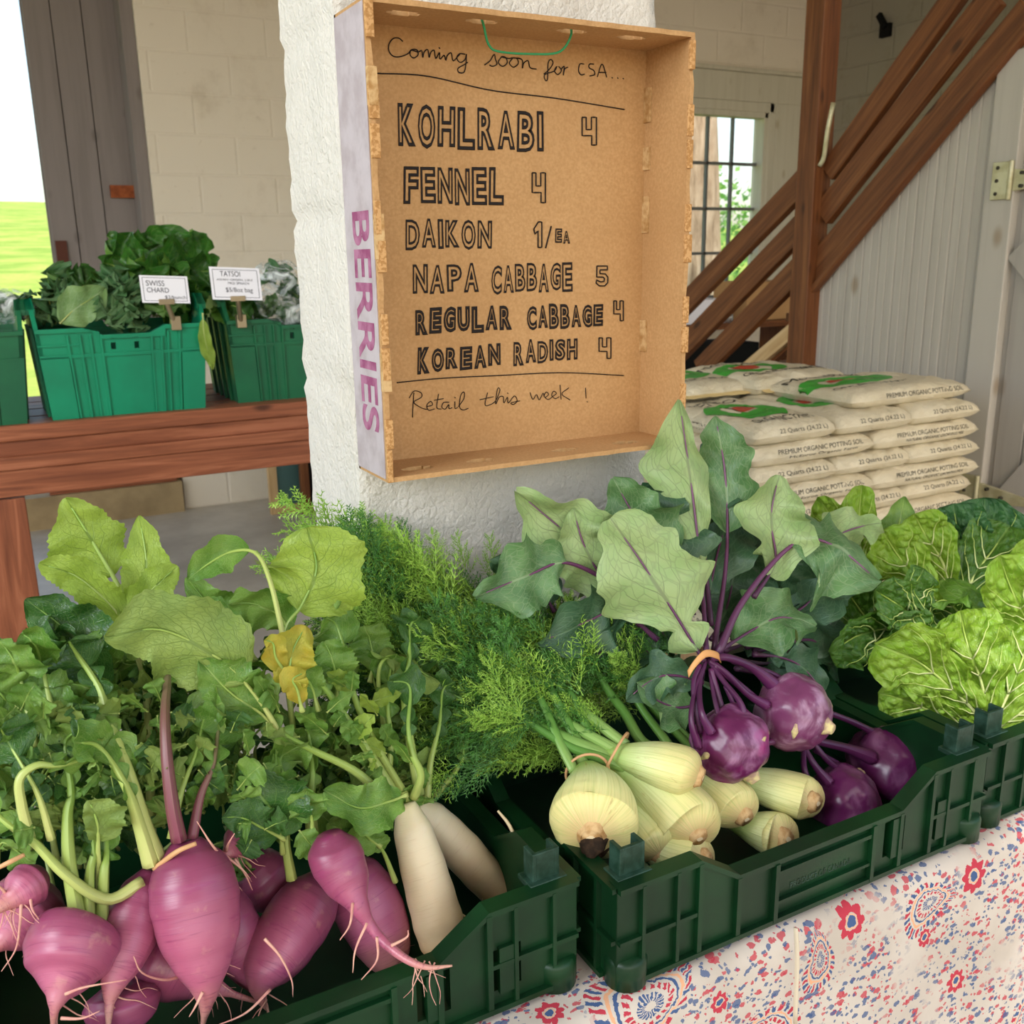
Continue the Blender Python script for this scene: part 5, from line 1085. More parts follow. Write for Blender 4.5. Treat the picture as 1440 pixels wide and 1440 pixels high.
K3 = kohlrabi('glossy dark purple kohlrabi nearest the right end of the middle crate', (1248, 1080, .86), .060, 'koh', (.85, -.55, -.15), [([(1225, 1065, .85), (1190, 1052, .86), (1150, 1042, .87), (1120, 1030, .885)], .0075), ([(1245, 1040, .87), (1205, 1018, .885), (1160, 1000, .90)], .006), ([(1222, 1105, .85), (1180, 1075, .86), (1145, 1055, .875)], .005)], 3)
K4 = kohlrabi('shaded purple kohlrabi beneath the glossy one, behind the crate rim', (1185, 1128, .835), .049, 'koh', (.3, -.8, -.3), [([(1165, 1100, .835), (1145, 1075, .85), (1130, 1050, .87)], .006), ([(1200, 1096, .84), (1165, 1070, .855), (1140, 1040, .875)], .0055), ([(1150, 1120, .835), (1132, 1085, .845), (1130, 1050, .87)], .005)], 4)
q = A(*BP); ob = MB(); w = [A(968, 948, .885), A(978, 932, .882), A(992, 919, .884), A(1008, 922, .889), A(1012, 928, .90)]
d_ = V((.55, 0, .55)).normalized(); sd = [(w[i], d_) for i in range(5)]; cw = cr(w, 18); tdir = (A(985, 950, .88) - A(980, 920, .89)).normalized()
ob.grid([[p + tdir * s for p in cw] for s in (-.0045, -.0015, .0015, .0045)]); o = ob.build('rubber_band', mat('band2'), fix=False); so = o.modifiers.new('s', 'SOLIDIFY'); so.thickness = .0016
tag(o, 'wide orange rubber band holding the purple kohlrabi stems together', 'rubber band')
def KL(root, pts, hw, m='koh_leaf', **k):
    k.setdefault('t0', .3); k.setdefault('prof', prof_kohl); hw *= 1.18; k.setdefault('jag', .17); k.setdefault('jn', 7); k.setdefault('ruf', .26); k.setdefault('rn', 2.6); k.setdefault('lob', .16); k.setdefault('cols', 16); k.setdefault('sr', .0042)
    return leaf(root, [A(*p) for p in pts], hw, m, k.pop('sm', 'koh_stalk'), **k)
KL(K1, [(990, 930, .90), (952, 868, .935), (905, 795, .965), (858, 728, .99)], .056, 'koh_leaf_pale', t0=.08, cup=-.15, seed=51, ruf=.1)
KL(K2, [(994, 925, .905), (986, 805, .985), (972, 680, 1.03), (955, 562, 1.04)], .042, 'koh_leaf_pale', t0=.36, seed=52, lop=(1.25, .45), cup=-.2, prof=prof_ovate, jag=.08)
KL(K2, [(1004, 915, .92), (1022, 780, .99), (1020, 670, 1.03), (1006, 585, 1.05)], .036, 'koh_leaf', t0=.42, seed=53, prof=prof_ovate)
KL(K2, [(1010, 920, .905), (1042, 850, .93), (1098, 780, .95), (1140, 758, .945), (1185, 775, .925), (1236, 818, .90)], .066, 'koh_leaf', t0=.46, seed=54, prof=prof_round, sr=.0055, cup=-.35, ruf=.08, rn=2)
KL(K2, [(1060, 840, .945), (1090, 790, .96), (1084, 730, .975), (1095, 668, .985)], .042, 'koh_leaf_pale', t0=.2, seed=55, prof=prof_round, cup=.45, roll=-.35)
KL(K1, [(905, 860, .99), (862, 800, 1.03), (800, 752, 1.05), (725, 690, 1.06)], .052, 'koh_leaf_pale', t0=.2, seed=56, prof=prof_ovate, roll=.2)
KL(K1, [(880, 830, 1.0), (800, 792, 1.02), (745, 808, 1.02), (668, 840, 1.01)], .040, 'koh_leaf', t0=.35, seed=57, prof=prof_ovate, roll=-.2)
KL(K1, [(925, 900, .97), (872, 858, 1.0), (830, 872, .995), (756, 905, .985)], .042, 'koh_leaf_dark', t0=.25, seed=58, prof=prof_ovate, cup=.3)
KL(K1, [(900, 880, .99), (852, 820, 1.02), (822, 768, 1.03), (806, 715, 1.04)], .042, 'koh_leaf_pale', t0=.2, seed=59, prof=prof_ovate)
KL(K2, [(965, 850, 1.0), (930, 780, 1.035), (892, 725, 1.05), (862, 672, 1.06)], .044, 'koh_leaf', t0=.25, seed=60, prof=prof_ovate)
KL(K3, [(1012, 915, .93), (1060, 885, .94), (1100, 868, .94), (1148, 880, .93)], .040, 'koh_leaf', t0=.15, seed=61, prof=prof_ovate, roll=.2)
KL(K1, [(988, 960, .90), (950, 950, .91), (918, 955, .915), (880, 985, .91)], .024, 'koh_leaf_dark', t0=.1, seed=62, prof=prof_round)
KL(K1, [(985, 990, .90), (955, 995, .905), (925, 985, .91), (895, 960, .915)], .026, 'koh_leaf', t0=.1, seed=63, prof=prof_round, cup=.6)
KL(K3, [(1090, 800, 1.0), (1150, 770, 1.02), (1195, 745, 1.02), (1240, 735, 1.01)], .030, 'koh_leaf_pale', t0=.3, seed=64, prof=prof_round, roll=.4)
KL(K2, [(1000, 880, .97), (990, 760, 1.03), (1000, 680, 1.06), (1030, 610, 1.07)], .040, 'koh_leaf_dark', t0=.4, seed=65, prof=prof_ovate, roll=.3)
KL(K3, [(1030, 900, .96), (1075, 830, 1.0), (1090, 780, 1.02), (1120, 740, 1.03)], .045, 'koh_leaf_dark', t0=.25, seed=66, prof=prof_ovate)
KL(K3, [(1060, 920, .93), (1100, 925, .935), (1130, 940, .935), (1160, 975, .925)], .028, 'koh_leaf_dark', t0=.2, seed=67, prof=prof_kohl, jag=.2)
KL(K4, [(1000, 900, .98), (1020, 860, 1.0), (1030, 820, 1.02), (1035, 780, 1.03)], .045, 'koh_leaf_dark', t0=.1, seed=68, prof=prof_ovate)
KL(K4, [(930, 930, .98), (900, 910, 1.0), (870, 900, 1.0), (830, 930, .99)], .038, 'koh_leaf_dark', t0=.1, seed=69, prof=prof_ovate)
KL(K4, [(900, 800, 1.05), (880, 760, 1.06), (930, 720, 1.06), (960, 680, 1.06)], .045, 'koh_leaf_dark', t0=.1, seed=70, prof=prof_ovate)
KL(K4, [(780, 860, 1.04), (760, 830, 1.05), (720, 800, 1.05), (690, 790, 1.05)], .03, 'koh_leaf_dark', t0=.1, seed=71, prof=prof_ovate)
for k, (x0, y0, x1, y1, x2, y2, hw) in enumerate(((1050, 900, 1080, 850, 1120, 800, .045), (1090, 930, 1130, 890, 1175, 860, .04), (1020, 880, 1045, 800, 1075, 740, .045), (1000, 820, 1020, 740, 1045, 690, .04), (960, 800, 940, 740, 920, 690, .042), (1120, 860, 1160, 830, 1200, 820, .036), (940, 900, 910, 860, 880, 820, .045), (1080, 950, 1120, 960, 1150, 940, .03), (930, 960, 905, 945, 880, 940, .03), (1140, 900, 1165, 930, 1180, 960, .025), (1110, 890, 1150, 870, 1205, 880, .042), (1130, 900, 1170, 900, 1210, 930, .035), (975, 950, 950, 925, 915, 905, .042), (985, 960, 965, 940, 940, 935, .03))):
    KL((K3, K4, K1)[k % 3], [((x0 + 990) / 2, (y0 + 930) / 2, .98), (x0, y0, 1.0), (x1, y1, 1.035), (x2, y2, 1.05)], hw, 'koh_leaf_dark', t0=.25, seed=200 + k, prof=prof_ovate, roll=rj(.4))
for pts, r in (([(984, 935, .90), (975, 960, .885), (978, 1000, .865), (985, 1030, .858)], .003), ([(1005, 935, .895), (1035, 960, .88), (1065, 985, .868)], .005), ([(1000, 940, .895), (1012, 985, .875), (1022, 1015, .86)], .004)): MB().tube([A(*p) for p in pts], r, 10, 18).build('stem', mat('koh_stem'), K1, fix=False)
# ------------------------------------------------------------------ napa cabbages
NG = 'leafy napa cabbages in the right crate'
def NL(root, pts, hw, m='napa', **k):
    k.setdefault('t0', .04); k.setdefault('prof', prof_fan); k.setdefault('jag', .06); k.setdefault('jn', 10); k.setdefault('ruf', .16); k.setdefault('rn', 3.5); k.setdefault('cols', 40); k.setdefault('rows', 56); hw *= 1.12; k.setdefault('sr', .006); k.setdefault('sr1', .1); k.setdefault('blist', .016); k.setdefault('ribs', 4)
    return leaf(root, [A(*p) for p in pts], hw, m, 'napa_rib', stalk='rib', tend=.9, **k)
def cabbage(label, c, r, m):
    C_ = A(*c); t = thing('napa_cabbage', label, 'cabbage', C_, NG); P = []
    for i in range(25):
        th = math.pi * i / 24
        P.append([C_ + V((math.sin(th) * math.cos(a), math.sin(th) * math.sin(a) * 1.1, math.cos(th) * .8)) * r * (1 + .08 * noise.noise(V((math.cos(a) * 2, math.sin(a) * 2, th * 2)))) for a in [j / 32 * math.tau for j in range(33)]])
    MB().grid(P).build('heart', mat(m), t, fix=False); return t
N1 = cabbage('bright yellow green napa cabbage at front, fanned open with white ribs', (1395, 960, .93), .055, 'napa')
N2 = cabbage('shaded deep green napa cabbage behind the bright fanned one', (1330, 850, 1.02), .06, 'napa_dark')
N3 = cabbage('sunlit pale cabbage cut off by the right edge of the photo', (1500, 860, .95), .06, 'napa')
N4 = cabbage('dark blue green savoy cabbage at the back of the right crate', (1400, 780, 1.09), .06, 'savoy')
N5 = cabbage('upright yellow green cabbage leaves rising behind the kohlrabi leaf', (1215, 800, 1.10), .035, 'napa_dark')
NL(N1, [(1388, 1020, .865), (1345, 975, .875), (1290, 930, .895), (1230, 905, .92)], .048, 'napa', seed=81, cup=.1, lop=(1, 1))
NL(N1, [(1390, 1022, .86), (1380, 960, .868), (1360, 905, .89), (1350, 860, .93)], .055, 'napa', seed=82, cup=-.15)
NL(N1, [(1395, 1022, .86), (1425, 960, .868), (1445, 905, .89), (1455, 868, .92)], .052, 'napa', seed=83, cup=-.1)
NL(N1, [(1385, 1028, .87), (1330, 1010, .885), (1275, 985, .905), (1235, 975, .925)], .036, 'napa', seed=84, roll=.3)
NL(N1, [(1400, 1025, .865), (1440, 1000, .87), (1480, 985, .88), (1510, 960, .89)], .045, 'napa', seed=85)
NL(N1, [(1350, 930, .96), (1310, 900, .97), (1275, 885, .97), (1262, 868, .97)], .035, 'napa_dark', seed=86)
NL(N3, [(1490, 930, .93), (1450, 880, .92), (1425, 835, .92), (1405, 780, .93)], .042, 'napa', seed=87, lop=(1, 1))
NL(N3, [(1500, 930, .93), (1480, 850, .93), (1470, 800, .94), (1465, 750, .95)], .045, 'napa', seed=88)
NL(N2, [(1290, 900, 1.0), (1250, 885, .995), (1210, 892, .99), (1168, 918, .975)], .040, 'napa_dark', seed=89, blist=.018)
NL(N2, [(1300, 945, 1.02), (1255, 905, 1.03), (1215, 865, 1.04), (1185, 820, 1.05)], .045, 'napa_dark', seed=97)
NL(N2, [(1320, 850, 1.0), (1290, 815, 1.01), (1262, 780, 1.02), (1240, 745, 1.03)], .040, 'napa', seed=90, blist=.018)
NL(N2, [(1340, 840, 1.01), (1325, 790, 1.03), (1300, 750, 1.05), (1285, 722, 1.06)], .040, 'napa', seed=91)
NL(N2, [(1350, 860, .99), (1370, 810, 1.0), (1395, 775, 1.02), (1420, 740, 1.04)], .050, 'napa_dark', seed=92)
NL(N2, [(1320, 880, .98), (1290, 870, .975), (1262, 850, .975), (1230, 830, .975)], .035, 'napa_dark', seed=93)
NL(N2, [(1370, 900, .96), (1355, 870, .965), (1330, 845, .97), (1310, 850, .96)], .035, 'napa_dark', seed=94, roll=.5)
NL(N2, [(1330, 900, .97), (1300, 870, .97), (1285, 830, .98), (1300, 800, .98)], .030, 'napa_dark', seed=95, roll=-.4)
for k, (x, y, hw) in enumerate(((1340, 708, .05), (1385, 700, .055), (1425, 735, .05), (1300, 720, .035), (1450, 770, .05))):
    NL(N4, [(1390, 850, 1.06), (1385 + (x - 1385) * .4, 800, 1.07), (1385 + (x - 1385) * .8, 755, 1.09), (x, y, 1.11)], hw, 'savoy', seed=100 + k, blist=.018)
NL(N5, [(1212, 820, 1.09), (1210, 770, 1.095), (1208, 730, 1.10), (1212, 682, 1.11)], .024, 'napa', seed=110)
NL(N5, [(1190, 800, 1.09), (1180, 760, 1.095), (1170, 730, 1.10), (1150, 698, 1.11)], .022, 'napa', seed=111)
leaf(N5, [A(1245, 800, 1.08), A(1255, 765, 1.085), A(1265, 735, 1.09), A(1272, 698, 1.10)], .034, 'rad_leaf', 'napa_rib', t0=.05, prof=prof_ovate, jag=.02, ruf=.1)
for o_ in list(SC.objects):
    if '_crown' in o_: del o_['_crown']
# ------------------------------------------------------------------ pickup bench with three green crates
bb = thing('wooden_bench', 'reddish brown stained wooden counter bench carrying bright green crates', 'bench', (.2, 3.35, 0))
bx0, bx1, bf, bk, bt = -1.3, 1.55, 3.08, 3.75, 1.055
for i in range(4): y0 = bf + i * .168; MB().box((bx0, y0, bt - .045), (bx1, y0 + .158, bt), 0).build('slat', mat('red_wood'), bb, bevel=.004)
MB().box((bx0, bf + .012, bt - .09), (bx1, bf + .05, bt - .046), 0).build('edge_rail', mat('red_wood'), bb, bevel=.003)
MB().box((bx0, bf - .012, bt - .125), (bx1, bf + .02, bt - .088), 0).build('edge_rail', mat('red_wood'), bb, bevel=.003)
MB().box((bx0, bf + .0, bt - .205), (bx1, bf + .038, bt - .126), 0).build('apron', mat('red_wood'), bb, bevel=.004)
for lx in (-.07, 1.42, -1.2): 
    MB().box((lx, bf + .0, 0), (lx + .13, bf + .05, bt - .21), 2).build('leg', mat('red_wood'), bb, bevel=.004); MB().box((lx + .02, bk - .1, 0), (lx + .11, bk - .05, bt - .05), 2).build('leg', mat('red_wood'), bb, bevel=.004)
def lug(label, x0, y0, m, w=.475, d=.40, h=.262):
    t = thing('produce_crate', label, 'crate', (x0 + w / 2, y0 + d / 2, bt), 'green crates on the wooden bench'); b = MB(); tp = .02; T = .012
    def pr(lo, hi, side, th0, th1, z0, z1, z1b=None):
        # panel on one side; u range lo..hi, leaning outwards with height
        c = []
        for tt in (th0, th1):
            for u, z in ((lo, z0), (hi, z0), (hi, z1 if z1b is None else z1b), (lo, z1)):
                s = tp * (1 - z / h)
                if side == 0: p = (x0 + s + (w - 2 * s) * u, y0 + s + tt, z)
                elif side == 1: p = (x0 + s + (w - 2 * s) * u, y0 + d - s - tt, z)
                elif side == 2: p = (x0 + s + tt, y0 + s + (d - 2 * s) * u, z)
                else: p = (x0 + w - s - tt, y0 + s + (d - 2 * s) * u, z)
                c.append(V(p) + V((0, 0, bt)))
        ids = [b.vert(q) for q in c]
        for q in ((0, 1, 2, 3), (7, 6, 5, 4), (0, 4, 5, 1), (3, 2, 6, 7), (0, 3, 7, 4), (1, 5, 6, 2)): b.flat.append(len(b.f)); b.f.append(tuple(ids[k] for k in q))
    hd = h - .022
    for sd in (0, 1):
        for u0, u1, za, zb in ((0, .27, h, h), (.27, .36, h, hd), (.36, .42, hd, hd), (.45, .56, hd, hd), (.59, .66, hd, hd), (.66, .75, hd, h), (.75, 1, h, h)):
            pr(u0, u1, sd, 0, T, .0, za, zb); pr(u0, u1, sd, -.008, T + .004, za - .012, za, zb)
        for u0, u1 in ((.42, .45), (.56, .59)): pr(u0, u1, sd, 0, T, 0, h - .066); pr(u0, u1, sd, 0, T, h - .046, hd); pr(u0, u1, sd, -.008, T + .004, hd - .01, hd)
        pr(0, 1, sd, -.006, 0, h - .085, h - .075); pr(0, .24, sd, -.006, 0, h - .05, h - .045) 
        for u in (.17, .24, .36, .30, .66, .72, .76, .83): pr(u, u + .012, sd, -.007, 0, .0, h - .02)
        for u0, u1 in ((0, .165), (.85, 1)): pr(u0, u1, sd, -.006, 0, .0, h - .08)
        pr(.31, .36, sd, -.004, 0, .0, h - .08); pr(.66, .72, sd, -.004, 0, .0, h - .08)
    hs = h + .085
    for sd in (2, 3):
        pr(0, 1, sd, 0, T, 0, h); pr(0, .1, sd, 0, T, h, h, hs - .03); pr(.1, .25, sd, 0, T, h, hs - .03, hs); pr(.25, 1, sd, 0, T, h, hs)
        pr(.1, .25, sd, -.01, T + .004, hs - .045, hs - .03, hs); pr(.25, 1, sd, -.01, T + .004, hs - .012, hs)
        for u in (.2, .4, .6, .8): pr(u, u + .02, sd, -.008, 0, .0, h)
    pr(0, .4, 1, 0, T, hd, hs - .01, hs - .01); pr(.4, .5, 1, 0, T, hd, hs - .01, hd); pr(.9, 1, 1, 0, T, h, hs - .01)
    b.box((x0 + tp, y0 + tp, bt + .001), (x0 + w - tp, y0 + d - tp, bt + .008)); b.build('body', mat(m), t)
    return t, (x0, y0, w, d, h)
L1_ = lug('bright green crate on the bench full of kale and swiss chard', .143, bf + .025, 'crate_teal')
L2_ = lug('darker green crate on the bench beside the pillar with bagged greens', .69, bf + .065, 'crate_mid')
L0_ = lug('green crate cut off by the left edge on the bench', -.36, bf + .01, 'crate_mid')
def bl(x, y, Y): return A(x, y, Y)
# greens: bunches
def bunch(name, label, cat, base, tips, hw, mats, sm, grp=None, prof=prof_ovate, **k):
    t = thing(name, label, cat, A(*base), grp)
    for i, (x, y, Y) in enumerate(tips):
        p, q = A(*base) + V((rj(.03), rj(.03), 0)), A(x, y, Y); mid = p.lerp(q, .55) + V((rj(.02), rj(.03), .035))
        leaf(t, [p, mid, q, q + (q - mid) * .25 + V((0, -.02, -.02))], hw * random.uniform(.8, 1.2), random.choice(mats), sm, t0=.2, prof=prof, rows=40, cols=14, seed=500 + i + len(label), sr=.004, roll=rj(.7), **k)
    return t
bunch('swiss_chard', 'dark green glossy swiss chard leaves heaped high in the bright green crate', 'chard', (215, 445, 3.33), [(160, 355, 3.4), (190, 350, 3.38), (225, 350, 3.4), (255, 352, 3.36), (280, 362, 3.36), (175, 395, 3.3), (210, 385, 3.28), (245, 380, 3.27), (270, 400, 3.26), (200, 420, 3.24), (255, 425, 3.22), (280, 430, 3.24), (230, 430, 3.2), (150, 370, 3.36), (240, 410, 3.22), (295, 380, 3.35)], .085, ('chard', 'chard', 'rad_leaf_dark'), 'rad_stalk_pale', blist=.012, ruf=.3, rn=4)
bunch('curly_kale', 'curly blue green kale bunch in the middle of the bright green crate', 'kale', (165, 455, 3.28), [(165, 390, 3.26), (185, 400, 3.22), (150, 415, 3.2), (175, 425, 3.17), (195, 435, 3.17), (155, 440, 3.16), (185, 450, 3.15), (140, 400, 3.24), (200, 415, 3.2), (170, 445, 3.15)], .05, ('kale', 'kale'), 'rad_stalk_pale', ruf=.6, rn=7, jag=.3)
bunch('curly_kale', 'curly kale bunch at the left end of the bright green crate', 'kale', (85, 455, 3.3), [(70, 400, 3.3), (95, 395, 3.3), (120, 395, 3.3), (75, 425, 3.22), (100, 405, 3.26), (70, 440, 3.2), (65, 415, 3.25), (90, 440, 3.2), (130, 400, 3.3)], .05, ('kale', 'kale', 'rad_leaf_dark'), 'rad_stalk_pale', ruf=.6, rn=7, jag=.3)
t = thing('collard_leaf', 'single smooth pale green leaf lying across the front of the bright green crate', 'leaf', A(90, 452, 3.16)); leaf(t, [A(84, 455, 3.15), A(105, 435, 3.15), A(128, 420, 3.16), A(148, 405, 3.18)], .055, 'collard', 'rad_stalk_pale', t0=.02, prof=prof_ovate, jag=.03, ruf=.08, seed=9, sr=.004, name='blade')
def bagged(label, c, r, sq, m='kale'):
    C_ = A(*c); t = thing('produce_bag', label, 'bag', C_ + V((0, 0, -r * sq)), 'clear bags of greens in the darker crate'); P = []
    for i in range(25):
        th = math.pi * i / 24; P.append([C_ + V((math.sin(th) * math.cos(a) * r * 1.3, math.sin(th) * math.sin(a) * r, math.cos(th) * r * sq)) * (1 + .18 * noise.noise(V((math.cos(a) * 2.2, math.sin(a) * 2.2, th * 2 + c[0])))) for a in [j / 36 * math.tau for j in range(37)]])
    MB().grid(P).build('film', mat('film'), t, fix=False)
    for k in range(9):
        d = V((rj(1), rj(1), rj(.8))).normalized(); p = C_ + V((d.x * r * .6, d.y * r * .5, d.z * r * .5 * sq)); leaf(t, [p, p + V((rj(.03), rj(.03), .02)), p + V((rj(.06), rj(.06), rj(.04)))], r * .4, m, 'rad_stalk', t0=.05, prof=prof_round, rows=20, cols=8, roll=rj(2), sr=.002, seed=k + int(c[0]))
    return t
bagged('clear bag of pale greens standing tall at the back of the darker crate', (390, 398, 3.42), .075, 1.0)
bagged('clear bag of tatsoi greens lying in front in the darker crate', (395, 440, 3.26), .085, .62)
bagged('clear bag of greens beside the pillar in the darker crate', (425, 425, 3.36), .07, .8)
bunch('tatsoi_greens', 'loose dark green leaves at the left of the darker crate', 'greens', (320, 450, 3.3), [(310, 430, 3.25), (330, 425, 3.28), (345, 440, 3.2), (315, 445, 3.2), (360, 445, 3.25)], .05, ('chard', 'rad_leaf_dark'), 'rad_stalk')
bagged('clear bag of greens in the crate cut off by the left edge', (5, 430, 3.25), .07, .7)
lf_ = thing('loose_leaf', 'pale yellow green leaf hanging between two bench crates', 'leaf', A(284, 445, 3.1)); leaf(lf_, [A(285, 440, 3.09), A(287, 470, 3.09), A(294, 500, 3.10), A(300, 520, 3.11)], .02, 'rad_leaf_bright', 'rad_stalk_pale', t0=.1, prof=prof_ovate, jag=.02, seed=2, name='blade')
# price cards on clips
def price(label, cx, cy, w, h, lines, Y, clip):
    c = A(cx, cy, Y); t = thing('price_card', label, 'sign', A(*clip), 'white price cards clipped on the bench crates')
    tl = R(-3); rt = lambda u, v, k=0: c + V((math.cos(tl) * (u - .5) * w - math.sin(tl) * (v - .5) * h * .0, -k - (v - .5) * h * -.15, (v - .5) * h + math.sin(tl) * (u - .5) * w * 1.0))
    MB().prism([(0, 0), (1, 0), (1, 1), (0, 1)], lambda p, s: rt(p[0], p[1], -.003 * s)).build('card', mat('card'), t)
    fr_ = MB()
    for u0, v0, u1, v1 in ((.05, .07, .95, .085), (.05, .915, .95, .93), (.05, .07, .06, .93), (.94, .07, .95, .93)): fr_.prism([(u0, v0), (u1, v0), (u1, v1), (u0, v1)], lambda p, s: rt(p[0], p[1], .0004 * (1 - s)))
    fr_.build('border_line', mat('ink_soft'), t)
    for s, u0, v0, u1, v1 in lines: text_on('card_lettering', s, lambda u, v, k, u0=u0, v0=v0, u1=u1, v1=v1: rt(u0 + (u1 - u0) * u, v0 + (v1 - v0) * v, .0008), 'ink_soft', t)
    b = MB(); e = A(*clip); top = rt(.5, .02, -.002); b.box(top + V((-.022, -.006, -.006)), top + V((.022, .006, .010)))
    b.tube([top, top.lerp(e, .5), e], [.008, .008, .009], 8, 8); b.box(e + V((-.014, -.016, -.012)), e + V((.014, .012, .028)))
    b.build('clip', mat('brass'), t, bevel=.001); return t
price('white price card for swiss chard clipped on the bright green crate', 232, 407, .135, .078, [('SWISS', .12, .62, .5, .82), ('CHARD', .12, .38, .58, .56), ('$3/bunch', .48, .14, .92, .28)], 3.07, (247, 458, 3.10))
price('white price card for tatsoi clipped on the darker green crate', 332, 399, .150, .096, [('TATSOI', .2, .72, .6, .88), ('ASIAN GREEN, LIKE', .12, .58, .84, .65), ('MILD SPINACH', .34, .48, .76, .55), ('$5/8oz bag', .28, .2, .82, .38)], 3.07, (339, 455, 3.13))
# framed boards leaning on the back wall under the bench
def framed(name, label, x, z0, w, h, Y, m1, m2):
    t = thing(name, label, 'frame', (x + w / 2, Y, z0)); f = MB(); a = .05
    f.box((x, Y - .04, z0), (x + a, Y, z0 + h), 2); f.box((x + w - a, Y - .04, z0), (x + w, Y, z0 + h), 2); f.box((x + a, Y - .04, z0), (x + w - a, Y, z0 + a), 0); f.box((x + a, Y - .04, z0 + h - a), (x + w - a, Y, z0 + h), 0); f.build('frame', mat(m1), t, bevel=.003)
    MB().box((x + a, Y - .025, z0 + a), (x + w - a, Y - .012, z0 + h - a)).build('panel', mat(m2), t); return t
M_['teal_board'] = flat('dull_teal_board', '#4a6a66', .7, .3)
q = A(388, 718, 5.6); framed('framed_board', 'pale wooden frame with a dull teal panel standing under the bench', q.x, .0, .42, .62, 5.75, 'pale_wood', 'teal_board')
framed('chalkboard', 'small wooden framed black chalkboard beside the teal panel under the bench', q.x + .17, .0, .38, .5, 5.66, 'stair_wood', 'dark')
MB()
o = MB().box((.25, BW - .035, .192), (.96, BW + .05, .27), 0).build('door_sill_board', mat('red_wood')); tag(o, 'dark reddish board lying on the concrete sill under the sliding door', 'board')
# ------------------------------------------------------------------ pallet of potting soil bags
QX0, QX1, QY0 = 1.78, 2.69, 1.93
pal = thing('wooden_pallet', 'low wooden pallet base under the stacked cream soil bags', 'pallet', (2.27, 2.3, 0)); cth = .0585; ZT = 1.045; NL_ = 12
pz = ZT - cth * NL_ - .002
for i in range(5): MB().box((QX0 + .02, QY0 + .05 + i * .2, pz - .022), (QX1 - .02, QY0 + .17 + i * .2, pz), 0).build('deck_board', mat('table_wood'), pal)
for i in range(3): MB().box((QX0 + .03 + i * .46, QY0 + .06, 0), (QX0 + .12 + i * .46, QY0 + .94, pz - .022), 2).build('block', mat('table_wood'), pal)
SG = 'cream bags of potting soil on the stack'
def bag(label, x0, y0, x1, y1, z0, th=.068, along='y', sag=0, torn=False, rot=0):
    """soft filled bag; 'along' = axis of the seamed ends"""
    cx, cy = (x0 + x1) / 2, (y0 + y1) / 2; t = thing('soil_bag', label, 'bag of soil', (cx, cy, z0), SG); lx, ly = (x1 - x0) / 2, (y1 - y0) / 2; nx, ny = 34, 40; sd = random.random() * 50; cr_, sr_ = math.cos(rot), math.sin(rot)
    def hgt(u, v):
        e = (max(0, 1 - abs(u) ** 9) ** .5) * (max(0, 1 - abs(v) ** 8) ** .5); return e
    def pt(i, j, top):
        u, v = -1 + 2 * i / nx, -1 + 2 * j / ny; u = math.copysign(abs(u) ** .75, u); v = math.copysign(abs(v) ** .75, v)
        e = hgt(u, v); wr = noise.noise(V((u * 2.2 + sd, v * 2.2, 0))) * .9 + noise.noise(V((u * 6 + sd, v * 9, 1))) * .55
        ex = 1 + .015 * noise.noise(V((v * 3 + sd, 2, 0))); ey = 1 + .02 * noise.noise(V((u * 3 + sd, 5, 0)))
        z = th * (.45 + (.55 + wr * .14) * e) if top else th * (.45 - .45 * e)
        z += sag * (u * .5 + .5 * v * v) * (-.02)
        X, Y = u * lx * ex, v * ly * ey
        return V((cx + X * cr_ - Y * sr_, cy + X * sr_ + Y * cr_, z0 + z))
    b = MB(); b.grid([[pt(i, j, True) for i in range(nx + 1)] for j in range(ny + 1)]); b.grid([[pt(i, j, False) for i in range(nx + 1)] for j in range(ny, -1, -1)])
    o = b.build('sack', mat('bag'), t, fix=False); bv = BVHTree.FromPolygons([tuple(v) for v in b.v], b.f)
    if torn:
        f = MB(); f.grid([[V((x0 + .02 + (x1 - x0 - .04) * k / 20, y0 - .028 * s + .004, z0 + th * .42 + .006 * noise.noise(V((k * .9, s * 3, sd))) - .006 * s)) for k in range(21)] for s in (0, .5, 1)]); so = f.build('torn_flap', mat('bag_tear'), t, fix=False)
    t['_'] = 0; del t['_']
    def side_text(s, u0, u1, v0, v1, m='bag_ink', face='front'):
        def fn(u, v, w):
            if face == 'front':
                p = V((x0 + (x1 - x0) * (u0 + (u1 - u0) * u), y0 - .3, z0 + th * (v0 + (v1 - v0) * v))); h = bv.ray_cast(p, V((0, 1, 0))); return (h[0] if h[0] else p + V((0, .3, 0))) + V((0, -.0008, 0))
            if face == 'left':
                p = V((x0 - .3, y1 - (y1 - y0) * (u0 + (u1 - u0) * u), z0 + th * (v0 + (v1 - v0) * v))); h = bv.ray_cast(p, V((1, 0, 0))); return (h[0] if h[0] else p + V((.3, 0, 0))) + V((-.0008, 0, 0))
            p = V((x0 + (x1 - x0) * (u0 + (u1 - u0) * u), y0 + (y1 - y0) * (v0 + (v1 - v0) * v), z0 + .4)); h = bv.ray_cast(p, V((0, 0, -1))); return (h[0] if h[0] else p - V((0, 0, .36))) + V((0, 0, .0014))
        return text_on('printed_lettering', s, fn, m, t)
    def decal(name, outline, m, up=.0016):
        """flat print laid on the top of the bag: grid of points inside outline function"""
        f = MB(); P = []
        for rr in range(15):
            row = []
            for k in range(73):
                u, v = outline(rr / 14, k / 72 * math.tau); p = V((x0 + (x1 - x0) * u, y0 + (y1 - y0) * v, z0 + .4)); h = bv.ray_cast(p, V((0, 0, -1))); row.append((h[0] if h[0] else p - V((0, 0, .36))) + V((0, 0, up)))
            P.append(row)
        f.grid(P); return f.build(name, mat(m), t, fix=False)
    return t, side_text, decal
